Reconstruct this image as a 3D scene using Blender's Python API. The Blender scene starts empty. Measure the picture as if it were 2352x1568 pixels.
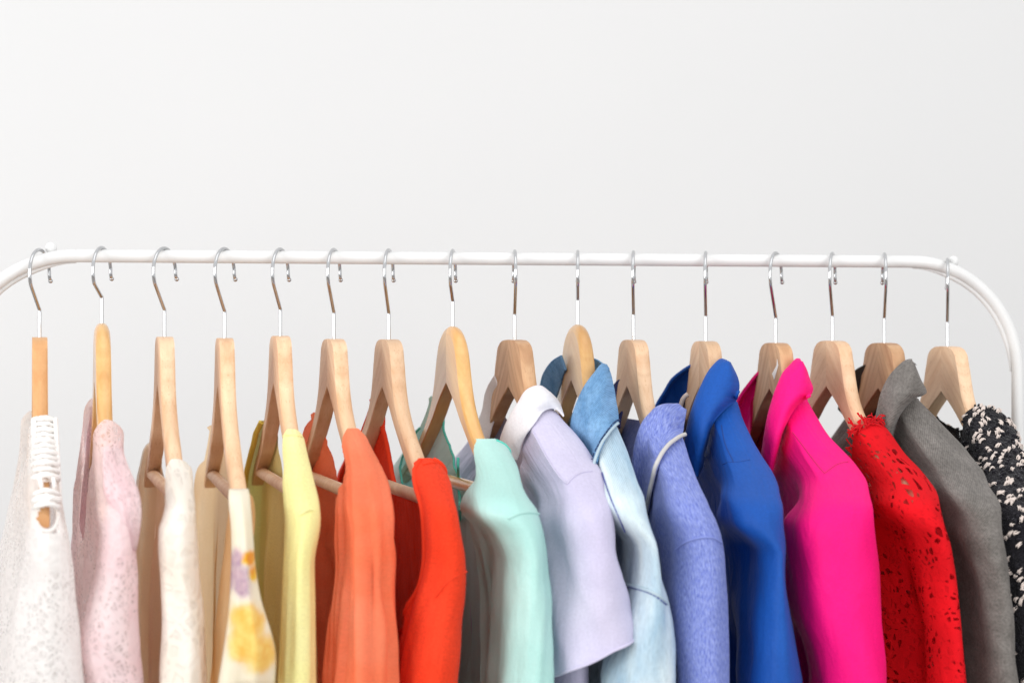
import bpy, bmesh, math, random
from math import sin, cos, tan, atan, pi, sqrt, radians, exp
from mathutils import Vector, Matrix, noise

# ------------------------------------------------------------------ camera, world, lights, exposure
scene = bpy.context.scene
COL = scene.collection
IMW, IMH, F = 2352.0, 1568.0, 4504.0          # picture units of the measurements and focal length in them
YAW = radians(9.54)
DIST, RAIL_Z, CAM_Z = 1.7766, 1.50, 1.4242
cam_data = bpy.data.cameras.new('camera')
cam = bpy.data.objects.new('camera', cam_data)
COL.objects.link(cam)
cam.location = (0, -DIST, CAM_Z)
cam.rotation_euler = (radians(90), 0, -YAW)
cam_data.sensor_width = 36
cam_data.lens = 36 * F / IMW
cam_data.clip_start, cam_data.clip_end = 0.05, 60
cam_data.dof.use_dof = True
cam_data.dof.focus_distance = 1.77
cam_data.dof.aperture_fstop = 4.0
scene.camera = cam

world = bpy.data.worlds.new('World')
scene.world = world
world.use_nodes = True
bg = world.node_tree.nodes['Background']
bg.inputs[0].default_value = (0.985, 0.99, 1.0, 1)
bg.inputs[1].default_value = 0.92

def area(name, loc, target, sx, sy, energy, col=(1, 1, 1)):
    d = bpy.data.lights.new(name, 'AREA')
    d.shape = 'RECTANGLE'; d.size, d.size_y, d.energy, d.color = sx, sy, energy, col
    o = bpy.data.objects.new(name, d); COL.objects.link(o)
    o.location = loc
    o.rotation_euler = (Vector(target) - Vector(loc)).to_track_quat('-Z', 'Y').to_euler()
    return o
area('window_light', (-2.9, -1.9, 1.7), (0.4, -0.1, 1.3), 2.0, 1.8, 66, (1, 0.99, 0.98))
area('front_light', (1.3, -3.4, 1.95), (0.3, 0.2, 1.15), 2.0, 1.6, 36, (1, 0.995, 0.99))
area('ceiling_light', (0.5, -0.9, 3.6), (0.4, 0.1, 1.0), 2.4, 1.6, 10, (1, 0.99, 0.98))

vs = scene.view_settings
vs.view_transform = 'Standard'; vs.look = 'None'; vs.exposure = 0.15; vs.gamma = 1.0
vs.use_curve_mapping = False
scene.cycles.transparent_max_bounces = 24
scene.cycles.max_bounces = 10

# ------------------------------------------------------------------ small helpers
def lin(h):
    h = h.lstrip('#')
    out = []
    for k in (0, 2, 4):
        c = int(h[k:k + 2], 16) / 255
        out.append(c / 12.92 if c <= .04045 else ((c + .055) / 1.055) ** 2.4)
    return (*out, 1)

def lerp(a, b, t): return a + (b - a) * t
def sstep(a, b, x):
    t = min(1, max(0, (x - a) / (b - a))); return t * t * (3 - 2 * t)

def interp(xs, ys):
    """monotone cubic interpolation, constant outside"""
    n = len(xs)
    if n == 1: return lambda x: ys[0]
    h = [xs[i + 1] - xs[i] for i in range(n - 1)]
    dl = [(ys[i + 1] - ys[i]) / h[i] for i in range(n - 1)]
    m = [dl[0]] + [0 if dl[i - 1] * dl[i] <= 0 else 2 * dl[i - 1] * dl[i] / (dl[i - 1] + dl[i]) for i in range(1, n - 1)] + [dl[-1]]
    def f(x):
        if x <= xs[0]: return ys[0]
        if x >= xs[-1]: return ys[-1]
        i = 0
        while x > xs[i + 1]: i += 1
        t = (x - xs[i]) / h[i]
        return ((2 * t**3 - 3 * t * t + 1) * ys[i] + (t**3 - 2 * t * t + t) * h[i] * m[i]
                + (-2 * t**3 + 3 * t * t) * ys[i + 1] + (t**3 - t * t) * h[i] * m[i + 1])
    return f

def catmull(pts, n):
    """n points along a smooth curve through pts (tuples of any length)"""
    P = [tuple(p) for p in pts]
    if len(P) == 2:
        return [tuple(lerp(a, b, i / (n - 1)) for a, b in zip(*P)) for i in range(n)]
    P = [tuple(2 * a - b for a, b in zip(P[0], P[1]))] + P + [tuple(2 * a - b for a, b in zip(P[-1], P[-2]))]
    seg = len(P) - 3
    out = []
    for i in range(n):
        x = i / (n - 1) * seg
        k = min(int(x), seg - 1); t = x - k
        p0, p1, p2, p3 = P[k:k + 4]
        out.append(tuple(.5 * (2 * b + (c - a) * t + (2 * a - 5 * b + 4 * c - d) * t * t + (3 * b - a - 3 * c + d) * t**3)
                         for a, b, c, d in zip(p0, p1, p2, p3)))
    return out

def mesh_obj(name, verts, faces, mat, parent=None, smooth=True, uvs=None, sharp=None):
    me = bpy.data.meshes.new(name)
    me.from_pydata(verts, [], faces)
    me.update()
    if uvs:
        ul = me.uv_layers.new(name='UVMap')
        for lp in me.loops: ul.data[lp.index].uv = uvs[lp.vertex_index]
    if smooth: me.shade_smooth()
    if sharp: me.set_sharp_from_angle(angle=radians(sharp))
    if mat: me.materials.append(mat)
    o = bpy.data.objects.new(name, me)
    COL.objects.link(o)
    if parent: o.parent = parent
    return o

def tube_geo(path, radius, n=10, caps=True, V=None, Fc=None):
    """tube along a list of points; radius number or list"""
    V = [] if V is None else V; Fc = [] if Fc is None else Fc
    base = len(V)
    P = [Vector(p) for p in path]
    m = len(P)
    up = None
    for i in range(m):
        t = (P[min(i + 1, m - 1)] - P[max(i - 1, 0)]).normalized()
        if up is None:
            up = Vector((0, 0, 1)) if abs(t.z) < .9 else Vector((1, 0, 0))
        a = (up - t * up.dot(t)).normalized(); b = t.cross(a); up = a
        r = radius[i] if isinstance(radius, (list, tuple)) else radius
        for k in range(n):
            q = 2 * pi * k / n
            V.append(tuple(P[i] + (a * cos(q) + b * sin(q)) * r))
    for i in range(m - 1):
        for k in range(n):
            k2 = (k + 1) % n
            Fc.append((base + i * n + k, base + i * n + k2, base + (i + 1) * n + k2, base + (i + 1) * n + k))
    if caps:
        Fc.append(tuple(base + k for k in reversed(range(n))))
        Fc.append(tuple(base + (m - 1) * n + k for k in range(n)))
    return V, Fc

def tube(name, path, radius, mat, parent=None, n=10):
    V, Fc = tube_geo(path, radius, n)
    return mesh_obj(name, V, Fc, mat, parent, sharp=60)

def ball_geo(c, r, V, Fc, seg=14, rings=8, sc=(1, 1, 1)):
    b = len(V)
    V.append((c[0], c[1], c[2] + r * sc[2]))
    for i in range(1, rings):
        th = pi * i / rings
        for k in range(seg):
            q = 2 * pi * k / seg
            V.append((c[0] + r * sc[0] * sin(th) * cos(q), c[1] + r * sc[1] * sin(th) * sin(q), c[2] + r * sc[2] * cos(th)))
    V.append((c[0], c[1], c[2] - r * sc[2])); last = len(V) - 1
    for k in range(seg):
        k2 = (k + 1) % seg
        Fc.append((b, b + 1 + k, b + 1 + k2))
        for i in range(rings - 2):
            Fc.append((b + 1 + i * seg + k, b + 1 + (i + 1) * seg + k, b + 1 + (i + 1) * seg + k2, b + 1 + i * seg + k2))
        Fc.append((b + 1 + (rings - 2) * seg + k, last, b + 1 + (rings - 2) * seg + k2))

def tag(o, label=None, cat=None, group=None, kind=None):
    if label: o['label'] = label
    if cat: o['category'] = cat
    if group: o['group'] = group
    if kind: o['kind'] = kind
    return o

# ------------------------------------------------------------------ materials
class NT:
    def __init__(self, name):
        self.m = bpy.data.materials.new(name); self.m.use_nodes = True
        self.t = self.m.node_tree; self.p = self.t.nodes['Principled BSDF']
        self.out = self.t.nodes['Material Output']
    def n(self, kind, **kw):
        nd = self.t.nodes.new(kind)
        for k, v in kw.items():
            if hasattr(nd, k) and not k in nd.inputs: setattr(nd, k, v)
        return nd
    def link(self, a, b): self.t.links.new(a, b)
    def coord(self, out='Object', scale=(1, 1, 1), rot=(0, 0, 0)):
        c = self.n('ShaderNodeTexCoord'); mp = self.n('ShaderNodeMapping')
        mp.inputs['Scale'].default_value = scale; mp.inputs['Rotation'].default_value = rot
        self.link(c.outputs[out], mp.inputs[0]); return mp.outputs[0]
    def noise(self, vec, scale, detail=3, rough=.5, dist=0):
        nd = self.n('ShaderNodeTexNoise'); self.link(vec, nd.inputs['Vector'])
        nd.inputs['Scale'].default_value = scale; nd.inputs['Detail'].default_value = detail
        nd.inputs['Roughness'].default_value = rough; nd.inputs['Distortion'].default_value = dist
        return nd.outputs['Fac']
    def ramp(self, fac, stops, interp='LINEAR'):
        nd = self.n('ShaderNodeValToRGB'); self.link(fac, nd.inputs[0])
        nd.color_ramp.interpolation = interp
        el = nd.color_ramp.elements
        while len(el) < len(stops): el.new(.5)
        for e, (p, c) in zip(el, stops): e.position = p; e.color = c if len(c) == 4 else (*c, 1)
        return nd.outputs[0]
    def math(self, op, a, b=None, clamp=False):
        nd = self.n('ShaderNodeMath'); nd.operation = op; nd.use_clamp = clamp
        for k, v in enumerate((a, b)):
            if v is None: continue
            if isinstance(v, (int, float)): nd.inputs[k].default_value = v
            else: self.link(v, nd.inputs[k])
        return nd.outputs[0]
    def mix(self, fac, a, b, mode='MIX'):
        nd = self.n('ShaderNodeMix'); nd.data_type = 'RGBA'; nd.blend_type = mode
        for s, v in ((nd.inputs[0], fac), (nd.inputs[6], a), (nd.inputs[7], b)):
            if isinstance(v, (int, float)): s.default_value = v
            elif isinstance(v, tuple): s.default_value = v
            else: self.link(v, s)
        return nd.outputs[2]
    def bump(self, h, strength, dist=.001, nrm=None):
        nd = self.n('ShaderNodeBump'); nd.inputs['Strength'].default_value = strength
        nd.inputs['Distance'].default_value = dist
        self.link(h, nd.inputs['Height'])
        if nrm is not None: self.link(nrm, nd.inputs['Normal'])
        return nd.outputs[0]
    def set(self, **kw):
        for k, v in kw.items():
            s = self.p.inputs[k.replace('_', ' ')]
            if isinstance(v, (int, float, tuple)): s.default_value = v
            else: self.link(v, s)

def simple(name, col, rough=.5, metal=0, **kw):
    t = NT(name); t.set(Base_Color=col if isinstance(col, tuple) else lin(col), Roughness=rough, Metallic=metal, **kw); return t.m

def mat_wall():
    t = NT('wall_paint')
    v = t.coord('Object')
    n1 = t.noise(v, 1.2, 3); n2 = t.noise(v, 260, 3)
    t.set(Base_Color=t.ramp(n1, [(.3, (.70, .702, .702)), (.7, (.722, .723, .722))]), Roughness=.9,
          Normal=t.bump(n2, .12, .0006))
    t.p.inputs['Specular IOR Level'].default_value = .2
    return t.m

def mat_rack():
    t = NT('white_powder_coat')
    v = t.coord('Object'); n = t.noise(v, 700, 2); n2 = t.noise(v, 30, 4)
    t.set(Base_Color=t.ramp(n2, [(.3, (.70, .70, .693)), (.7, (.74, .74, .735))]), Roughness=.42, Normal=t.bump(n, .05, .0003))
    return t.m

def mat_floor():
    t = NT('oak_floor')
    v = t.coord('Object', (1.2, 9, 1)); n = t.noise(v, 3, 6)
    t.set(Base_Color=t.ramp(n, [(.3, (.24, .225, .21)), (.7, (.36, .34, .315))]), Roughness=.5)
    return t.m

def mat_wood(name, c_light, c_dark, rough, fleck=.5, coat=0, stripes=.3, rot=38):
    t = NT(name)
    info = t.n('ShaderNodeObjectInfo')
    tc = t.n('ShaderNodeTexCoord')
    off = t.n('ShaderNodeVectorMath'); off.operation = 'ADD'
    sc = t.n('ShaderNodeVectorMath'); sc.operation = 'SCALE'; sc.inputs[0].default_value = (3.1, 1.7, 2.3)
    t.link(info.outputs['Random'], sc.inputs['Scale'])
    ab = t.n('ShaderNodeVectorMath'); ab.operation = 'ABSOLUTE'; t.link(tc.outputs['Object'], ab.inputs[0]); t.link(ab.outputs[0], off.inputs[0]); t.link(sc.outputs[0], off.inputs[1])
    mp = t.n('ShaderNodeMapping'); mp.inputs['Rotation'].default_value = (0, radians(rot), 0)
    t.link(off.outputs[0], mp.inputs[0])
    mp2 = t.n('ShaderNodeMapping'); mp2.inputs['Scale'].default_value = (9, 60, 70); t.link(mp.outputs[0], mp2.inputs[0])
    g = t.noise(mp2.outputs[0], 1.0, 5, .6, .35)
    mp3 = t.n('ShaderNodeMapping'); mp3.inputs['Scale'].default_value = (160, 900, 900); t.link(mp.outputs[0], mp3.inputs[0])
    f = t.noise(mp3.outputs[0], 1.0, 2, .5)
    fl = t.ramp(f, [(.60, (0, 0, 0)), (.68, (1, 1, 1))])
    mp4 = t.n('ShaderNodeMapping'); mp4.inputs['Scale'].default_value = (3, 22, 30); t.link(mp.outputs[0], mp4.inputs[0])
    w = t.n('ShaderNodeTexWave'); w.wave_type = 'BANDS'; w.bands_direction = 'Z'
    w.inputs['Scale'].default_value = 1.1; w.inputs['Distortion'].default_value = 7; w.inputs['Detail'].default_value = 3
    w.inputs['Detail Scale'].default_value = 1.6
    t.link(mp4.outputs[0], w.inputs['Vector'])
    base = t.ramp(g, [(.28, c_dark), (.72, c_light)])
    st = t.math('MULTIPLY', t.ramp(w.outputs['Fac'], [(.45, (0, 0, 0)), (1, (1, 1, 1))]), stripes)
    dk = tuple(c * k for c, k in zip(c_dark[:3], (.72, .62, .52))) + (1,)
    b2 = t.mix(st, base, dk)
    b3 = t.mix(t.math('MULTIPLY', fl, fleck * .5), b2, dk)
    # board to board tone
    tone = t.ramp(info.outputs['Random'], [(0, (.80, .76, .72)), (.5, (1, 1, 1)), (1, (1.06, 1.03, .98))])
    b4 = t.mix(1.0, b3, tone, 'MULTIPLY')
    t.set(Base_Color=b4, Roughness=rough, Normal=t.bump(f, .12, .0003))
    t.p.inputs['Coat Weight'].default_value = coat; t.p.inputs['Coat Roughness'].default_value = .18
    return t.m

def cloth(name, c1, c2=None, rough=.88, sheen=.08, mottle=12, fine=480, fine_amt=.10, bump=.25, bdist=.0006,
          weave=None, transl=0, alpha=1.0, sheen_tint=None, spec=.16, stretch=(1, 1, 1), wrinkle=.35, mrot=0):
    """woven cloth: colour with a mottle, a fine thread variation and fine relief"""
    t = NT(name)
    c1 = lin(c1); c2 = lin(c2) if c2 else tuple(min(1, c * .82) for c in c1[:3]) + (1,)
    v = t.coord('UV', stretch)
    a = t.noise(t.coord('UV', stretch, (0, 0, radians(mrot))), mottle, 4, .55)
    base = t.ramp(a, [(.3, c2), (.7, c1)])
    f = t.noise(v, fine, 2, .6)
    h = f
    if weave:
        sx, sy = weave[:2]; wa = weave[2] if len(weave) > 2 else .7
        vw = t.coord('UV', (sx, sy, 1), (0, 0, radians(45)))
        w = t.n('ShaderNodeTexWave'); w.bands_direction = 'X'; w.inputs['Scale'].default_value = 1; w.inputs['Distortion'].default_value = 2.2
        w.inputs['Detail'].default_value = 2
        t.link(vw, w.inputs['Vector'])
        h = t.math('ADD', t.math('MULTIPLY', w.outputs['Fac'], wa), t.math('MULTIPLY', f, 1.1 - wa))
    wr = t.noise(t.coord('UV', (1.6, .7, 1)), 38, 4, .5, 1.2)
    dk = t.ramp(h, [(.25, (1 - fine_amt * 2.2,) * 3), (.75, (1 + fine_amt,) * 3)])
    col = t.mix(1.0, base, dk, 'MULTIPLY')
    t.set(Base_Color=col, Roughness=rough, Normal=t.bump(h, bump, bdist, t.bump(wr, wrinkle, .004)))
    t.p.inputs['Sheen Weight'].default_value = sheen
    t.p.inputs['Sheen Roughness'].default_value = .4
    t.p.inputs['Specular IOR Level'].default_value = spec
    t.p.inputs['Sheen Tint'].default_value = lin(sheen_tint) if sheen_tint else tuple(lerp(c, 1, .3) for c in c1[:3]) + (1,)
    sh = t.p.outputs[0]
    if transl:
        tr = t.n('ShaderNodeBsdfTranslucent'); t.link(col, tr.inputs[0])
        ms = t.n('ShaderNodeMixShader'); ms.inputs[0].default_value = transl
        t.link(sh, ms.inputs[1]); t.link(tr.outputs[0], ms.inputs[2]); sh = ms.outputs[0]
    if alpha < 1:
        tp = t.n('ShaderNodeBsdfTransparent'); tp.inputs[0].default_value = tuple(lerp(1, c, .8) for c in c1[:3]) + (1,)
        ms = t.n('ShaderNodeMixShader'); ms.inputs[0].default_value = alpha
        t.link(tp.outputs[0], ms.inputs[1]); t.link(sh, ms.inputs[2]); sh = ms.outputs[0]
    t.link(sh, t.out.inputs[0])
    t.col = col
    return t.m

def lace(name, c1, c2, scale=55, hole=.55, net=260, sheer=.35, transl=.25, flower=22, rough=.9, cord=.10, relief_shade=.93):
    """lace: solid flower patches and cords, a fine sheer net between them and open holes"""
    t = NT(name)
    c1 = lin(c1); c2 = lin(c2)
    v = t.coord('UV')
    warp = t.n('ShaderNodeTexNoise'); t.link(v, warp.inputs['Vector']); warp.inputs['Scale'].default_value = 30
    vm = t.n('ShaderNodeVectorMath'); vm.operation = 'MULTIPLY_ADD'
    t.link(warp.outputs['Color'], vm.inputs[0]); vm.inputs[1].default_value = (.020, .020, 0); t.link(v, vm.inputs[2])
    vo = t.n('ShaderNodeTexVoronoi'); vo.feature = 'DISTANCE_TO_EDGE'; vo.inputs['Scale'].default_value = scale
    vo.inputs['Randomness'].default_value = .8
    t.link(vm.outputs[0], vo.inputs['Vector'])
    cords = t.ramp(vo.outputs['Distance'], [(cord, (1, 1, 1)), (cord + .07, (0, 0, 0))])
    vp = t.n('ShaderNodeTexVoronoi'); vp.feature = 'F1'; vp.inputs['Scale'].default_value = scale * .62
    t.link(vm.outputs[0], vp.inputs['Vector'])
    petals = t.ramp(vp.outputs['Distance'], [(.36, (1, 1, 1)), (.42, (0, 0, 0))])
    fl = t.noise(vm.outputs[0], flower, 2, .4)
    zone = t.ramp(fl, [(hole - .03, (1, 1, 1)), (hole + .02, (0, 0, 0))])
    flower_m = t.math('MAXIMUM', t.math('MULTIPLY', petals, 1), zone)
    vn = t.n('ShaderNodeTexVoronoi'); vn.feature = 'DISTANCE_TO_EDGE'; vn.inputs['Scale'].default_value = net
    t.link(v, vn.inputs['Vector'])
    netm = t.math('MULTIPLY', t.ramp(vn.outputs['Distance'], [(.10, (1, 1, 1)), (.2, (0, 0, 0))]), 1)
    solid = t.math('MAXIMUM', t.math('MAXIMUM', cords, flower_m), t.math('MULTIPLY', netm, min(1, sheer + .3)))
    solid = t.math('MAXIMUM', solid, sheer)
    flower_m = t.math('ADD', t.math('MULTIPLY', petals, .8), t.math('MULTIPLY', zone, .3))
    rel = t.math('ADD', t.math('MULTIPLY', cords, .6), t.math('MULTIPLY', flower_m, .6))
    f = t.noise(v, 700, 2)
    h = t.math('ADD', rel, t.math('MULTIPLY', f, .35))
    col = t.mix(1.0, t.ramp(t.noise(v, 25, 3), [(.3, c2), (.7, c1)]), t.ramp(h, [(.1, (relief_shade,) * 3), (.9, (1.03,) * 3)]), 'MULTIPLY')  # shade painted into the colour low in the relief, between petals and cords
    t.set(Base_Color=col, Roughness=rough, Normal=t.bump(h, .6, .0015))
    t.p.inputs['Specular IOR Level'].default_value = .15
    tr = t.n('ShaderNodeBsdfTranslucent'); t.link(col, tr.inputs[0])
    ms = t.n('ShaderNodeMixShader'); ms.inputs[0].default_value = transl
    t.link(t.p.outputs[0], ms.inputs[1]); t.link(tr.outputs[0], ms.inputs[2])
    tp = t.n('ShaderNodeBsdfTransparent')
    m2 = t.n('ShaderNodeMixShader'); t.link(solid, m2.inputs[0])
    t.link(tp.outputs[0], m2.inputs[1]); t.link(ms.outputs[0], m2.inputs[2])
    t.link(m2.outputs[0], t.out.inputs[0])
    return t.m

M_WALL, M_RACK, M_FLOOR = mat_wall(), mat_rack(), mat_floor()
M_CHROME = simple('chrome', (.56, .565, .575, 1), .10, 1)
M_BEECH = mat_wood('beech', lin('ebcdac'), lin('d2a57e'), .5, .7, 0, .16)
M_BEECH_WARM = mat_wood('beech_warm', lin('dcae7c'), lin('c78f5b'), .48, .4, 0, .08)
M_BEECH_DARK = mat_wood('beech_striped', lin('d8b28a'), lin('b4825a'), .5, .5, 0, .32, 55)
M_LACQ = mat_wood('lacquered_wood', lin('e3bd80'), lin('cb9450'), .35, .25, .6, .12)

# ------------------------------------------------------------------ the setting
def slab(name, x0, x1, y0, y1, z0, z1, mat):
    V = [(x, y, z) for z in (z0, z1) for y in (y0, y1) for x in (x0, x1)]
    Fc = [(0, 2, 3, 1), (4, 5, 7, 6), (0, 1, 5, 4), (2, 6, 7, 3), (0, 4, 6, 2), (1, 3, 7, 5)]
    return tag(mesh_obj(name, V, Fc, mat, smooth=False), kind='structure')
slab('wall', -5, 7, 1.2, 1.32, 0, 3.6, M_WALL)
slab('floor', -5, 7, -4.5, 1.2, -0.1, 0, M_FLOOR)

# ------------------------------------------------------------------ projection helpers
def rail_x(px): return DIST * tan(atan((px - IMW / 2) / F) + YAW)
FWD = Vector((sin(YAW), cos(YAW), 0)); RGT = Vector((cos(YAW), -sin(YAW), 0))
def depth_of(p): return (p - cam.location).dot(FWD)
def project(p):
    r = p - cam.location; d = r.dot(FWD)
    return IMW / 2 + F * r.dot(RGT) / d, IMH / 2 - F * r.z / d

# ------------------------------------------------------------------ the rack
def build_rack():
    root = bpy.data.objects.new('clothes_rack', None); COL.objects.link(root)
    xl, xr = rail_x(175), rail_x(2098)
    R, r = .105, .0058
    cx = (xl + xr) / 2
    root.location = (cx, 0, 0)
    L, Rr = xl - cx, xr - cx
    arcL = [(L - R * sin(a), 0, RAIL_Z - R * (1 - cos(a))) for a in [pi / 2 * k / 18 for k in range(19)]]
    arcR = [(Rr + R * sin(a), 0, RAIL_Z - R * (1 - cos(a))) for a in [pi / 2 * k / 18 for k in range(19)]]
    tube('rail', [(L, 0, RAIL_Z)] + [(lerp(L, Rr, k / 12), 0, RAIL_Z) for k in range(1, 12)] + [(Rr, 0, RAIL_Z)], r, M_RACK, root, 20)
    for arc, s in ((arcL, -1), (arcR, 1)):
        end = arc[-1]
        path = arc + [(end[0], 0, RAIL_Z - R - .2 * k) for k in range(1, 7)] + [(end[0], 0, .03)]
        post = tube('post', path, r * 1.0, M_RACK, root, 18)
        tube('reinforcing_wire', [(p[0] - s * .0060 * sin(k / 18 * pi / 2), .0025, p[2] - .0060 * cos(k / 18 * pi / 2)) for k, p in enumerate(arc)],
             [.0005 + .0025 * sstep(0, 5, k) * sstep(19, 13, k) for k in range(19)], M_RACK, post, 10)
        V, Fc = [], []
        kx = (L - .022) if s < 0 else (Rr + .0425)
        kz = RAIL_Z + .0070 - (.001 if s < 0 else .0072)
        ball_geo((kx, .006, kz + .001), .0052, V, Fc, 18, 12)
        tube_geo([(kx, .004, kz - .008), (kx, .006, kz - .001)], .0028, 10, True, V, Fc)
        mesh_obj('knob', V, Fc, M_RACK, root)
        tube('foot', [(end[0], -.23, .012), (end[0], -.1, .02), (end[0], 0, .022), (end[0], .1, .02), (end[0], .23, .012)], .012, M_RACK, root, 14)
    tube('lower_bar', [(arcL[-1][0], 0, .12), (arcR[-1][0], 0, .12)], r * .95, M_RACK, root, 14)
    tag(root, 'white tubular metal clothes rail with rounded corners holding all the hangers', 'clothes rack')
build_rack()

# ------------------------------------------------------------------ hangers
RIDGE = [(0, 0), (.013, .0005), (.023, .0026), (.0300, .0065), (.0368, .0140), (.0418, .028), (.0480, .042), (.0572, .055), (.068, .0650),
         (.083, .0760), (.104, .0880), (.130, .1025), (.160, .1155), (.190, .1285), (.207, .137)]
RIDGE_B = [(0, 0), (.010, .0013), (.020, .0052), (.0290, .0125), (.0358, .024), (.0415, .038), (.0485, .053), (.0580, .0670), (.071, .0795),
           (.088, .0920), (.109, .1045), (.135, .1180), (.165, .1300), (.190, .1400), (.207, .147)]
UNDER = [(0, .0435), (.016, .0525), (.033, .0630), (.050, .0755), (.069, .0875), (.090, .1000), (.115, .1135), (.145, .126), (.175, .1385), (.207, .150)]
def col(l, k): return [p[k] for p in l]
ridge_f = interp(col(RIDGE, 0), col(RIDGE, 1)); ridge_u = interp(col(RIDGE, 1), col(RIDGE, 0))
ridgeB_f = interp(col(RIDGE_B, 0), col(RIDGE_B, 1)); ridgeB_u = interp(col(RIDGE_B, 1), col(RIDGE_B, 0))
under_f = interp(col(UNDER, 0), col(UNDER, 1))
ARM_T = .0064

def arm_mesh(kind, side):
    """one half of the wooden hanger, in the hanger's frame: x along the arm, y across, z up"""
    us, u = [], 0.0
    while u < .207:
        us.append(u); u += .0011 if u < .06 else .004
    us.append(.207)
    nv = 11
    V, Fc = [], []
    K = nv + 4
    for i, u in enumerate(us):
        tt = ARM_T * (1 - .10 * sstep(.15, .207, u))
        e = sstep(.2045, .207, u)
        tt *= 1 - .12 * e
        for k in range(nv):
            q = -1 + 2 * k / (nv - 1)
            if kind == 'A':
                head = -ridge_f(min(u, .0300)) - max(0, u - .0300) * .95
                arm = -(ridge_f(u) if u > .0368 else .0140 - (.0368 - u) * 2.6) - .0042 * q * q - .0016 * q**8
                z = min(head, arm) if u < .045 else arm
            else:
                z = -ridgeB_f(u) - .0042 * q * q - .0022 * q**8
            V.append((side * u, q * tt, z - .0006 * e))
        b = -(under_f(u) + (.009 if kind == 'B' else 0)) + .0006 * e
        V += [(side * u, tt, b + .0009), (side * u, tt * .86, b), (side * u, -tt * .86, b), (side * u, -tt, b + .0009)]
    for i in range(len(us) - 1):
        for k in range(K):
            k2 = (k + 1) % K
            f = (i * K + k, i * K + k2, (i + 1) * K + k2, (i + 1) * K + k)
            Fc.append(f if side > 0 else f[::-1])
    a = tuple(range(K)); b = tuple((len(us) - 1) * K + k for k in range(K))
    Fc += [a[::-1], b] if side > 0 else [a, b[::-1]]
    return V, Fc

_wood_cache = {}
def wood_arm(kind, side, mat, parent):
    key = (kind, side)
    if key not in _wood_cache:
        _wood_cache[key] = arm_mesh(kind, side)
    V, Fc = _wood_cache[key]
    return mesh_obj('shoulder_arm', V, Fc, mat, parent, sharp=15)

def hook_path(zt, R, yaw, kink):
    """wire from the wood (0,0,-.01) up and over the rail; zt = height of the wire's centre on top of the rail"""
    P = [(0, -.012), (0, -.002)] + [(0, (kink - .0018) * k / 6) for k in range(1, 7)] + [(.0001, kink - .0006), (.0004, kink + .0006)]
    zc = zt - R
    a0 = radians(-30)
    # front point of the circle where the straight part meets it
    arc = [(R * cos(a0 + (pi - radians(4) - a0) * k / 48), zc + R * sin(a0 + (pi - radians(4) - a0) * k / 48)) for k in range(49)]
    P += [(lerp(.0004, arc[0][0], t), lerp(kink, arc[0][1], t)) for t in (.08, .14, .3, .45, .6, .75, .88, .95)]
    P += arc
    e = arc[-1]
    P += [(e[0] - .0001, e[1] - .002), (e[0] - .0006, e[1] - .0040), (e[0] - .0016, e[1] - .0058), (e[0] - .0026, e[1] - .0068)]
    c, s = cos(yaw), sin(yaw)
    return [(p * c, p * s, z) for p, z in P]

# px of the stem, py of the wood's top, kind, wood yaw, half tail offset of the hook (px), wood, what it holds
HANG = [
    (91, 774, 'A', 4.6, 22, M_BEECH_WARM, 'the white crochet top, farthest left on the rail'),
    (234, 741, 'B', 4.5, 20, M_LACQ, 'the pale pink lace blouse'),
    (378, 773, 'A', 4.5, 25, M_BEECH, 'the ivory lace top'),
    (516, 776, 'A', 2.8, 22, M_BEECH, 'the sheer blouse with yellow and purple flowers'),
    (644, 771, 'A', 3.6, 18, M_BEECH, 'the pale yellow top'),
    (767, 778, 'A', 5.5, 14, M_BEECH, 'the pleated coral blouse'),
    (893, 779, 'A', 6.0, 10, M_BEECH, 'the orange red T-shirt'),
    (1040, 748, 'B', 6.5, 6, M_LACQ, 'the mint green top'),
    (1182, 780, 'A', 8.5, -2.5, M_BEECH_DARK, 'the lavender shirt with white collar'),
    (1327, 744, 'B', 2.0, 0, M_LACQ, 'the pale blue denim jacket'),
    (1455, 780, 'A', 0.5, 1.5, M_BEECH, 'the periwinkle jacket with white piping'),
    (1621, 783, 'A', -1.0, 1.5, M_BEECH, 'the royal blue jacket'),
    (1782, 787, 'A', -0.5, 13, M_BEECH_DARK, 'the hot pink jacket, white sticker on its face'),
    (1912, 782, 'A', 2.5, 6, M_BEECH, 'the red lace top'),
    (2031, 787, 'A', 2.0, -4, M_BEECH_DARK, 'the grey wool coat'),
    (2176, 795, 'A', 1.0, -1, M_BEECH, 'the black and white boucle jacket, farthest right'),
]
FR = []                                          # each hanger's frame: origin, yaw, empty
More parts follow.
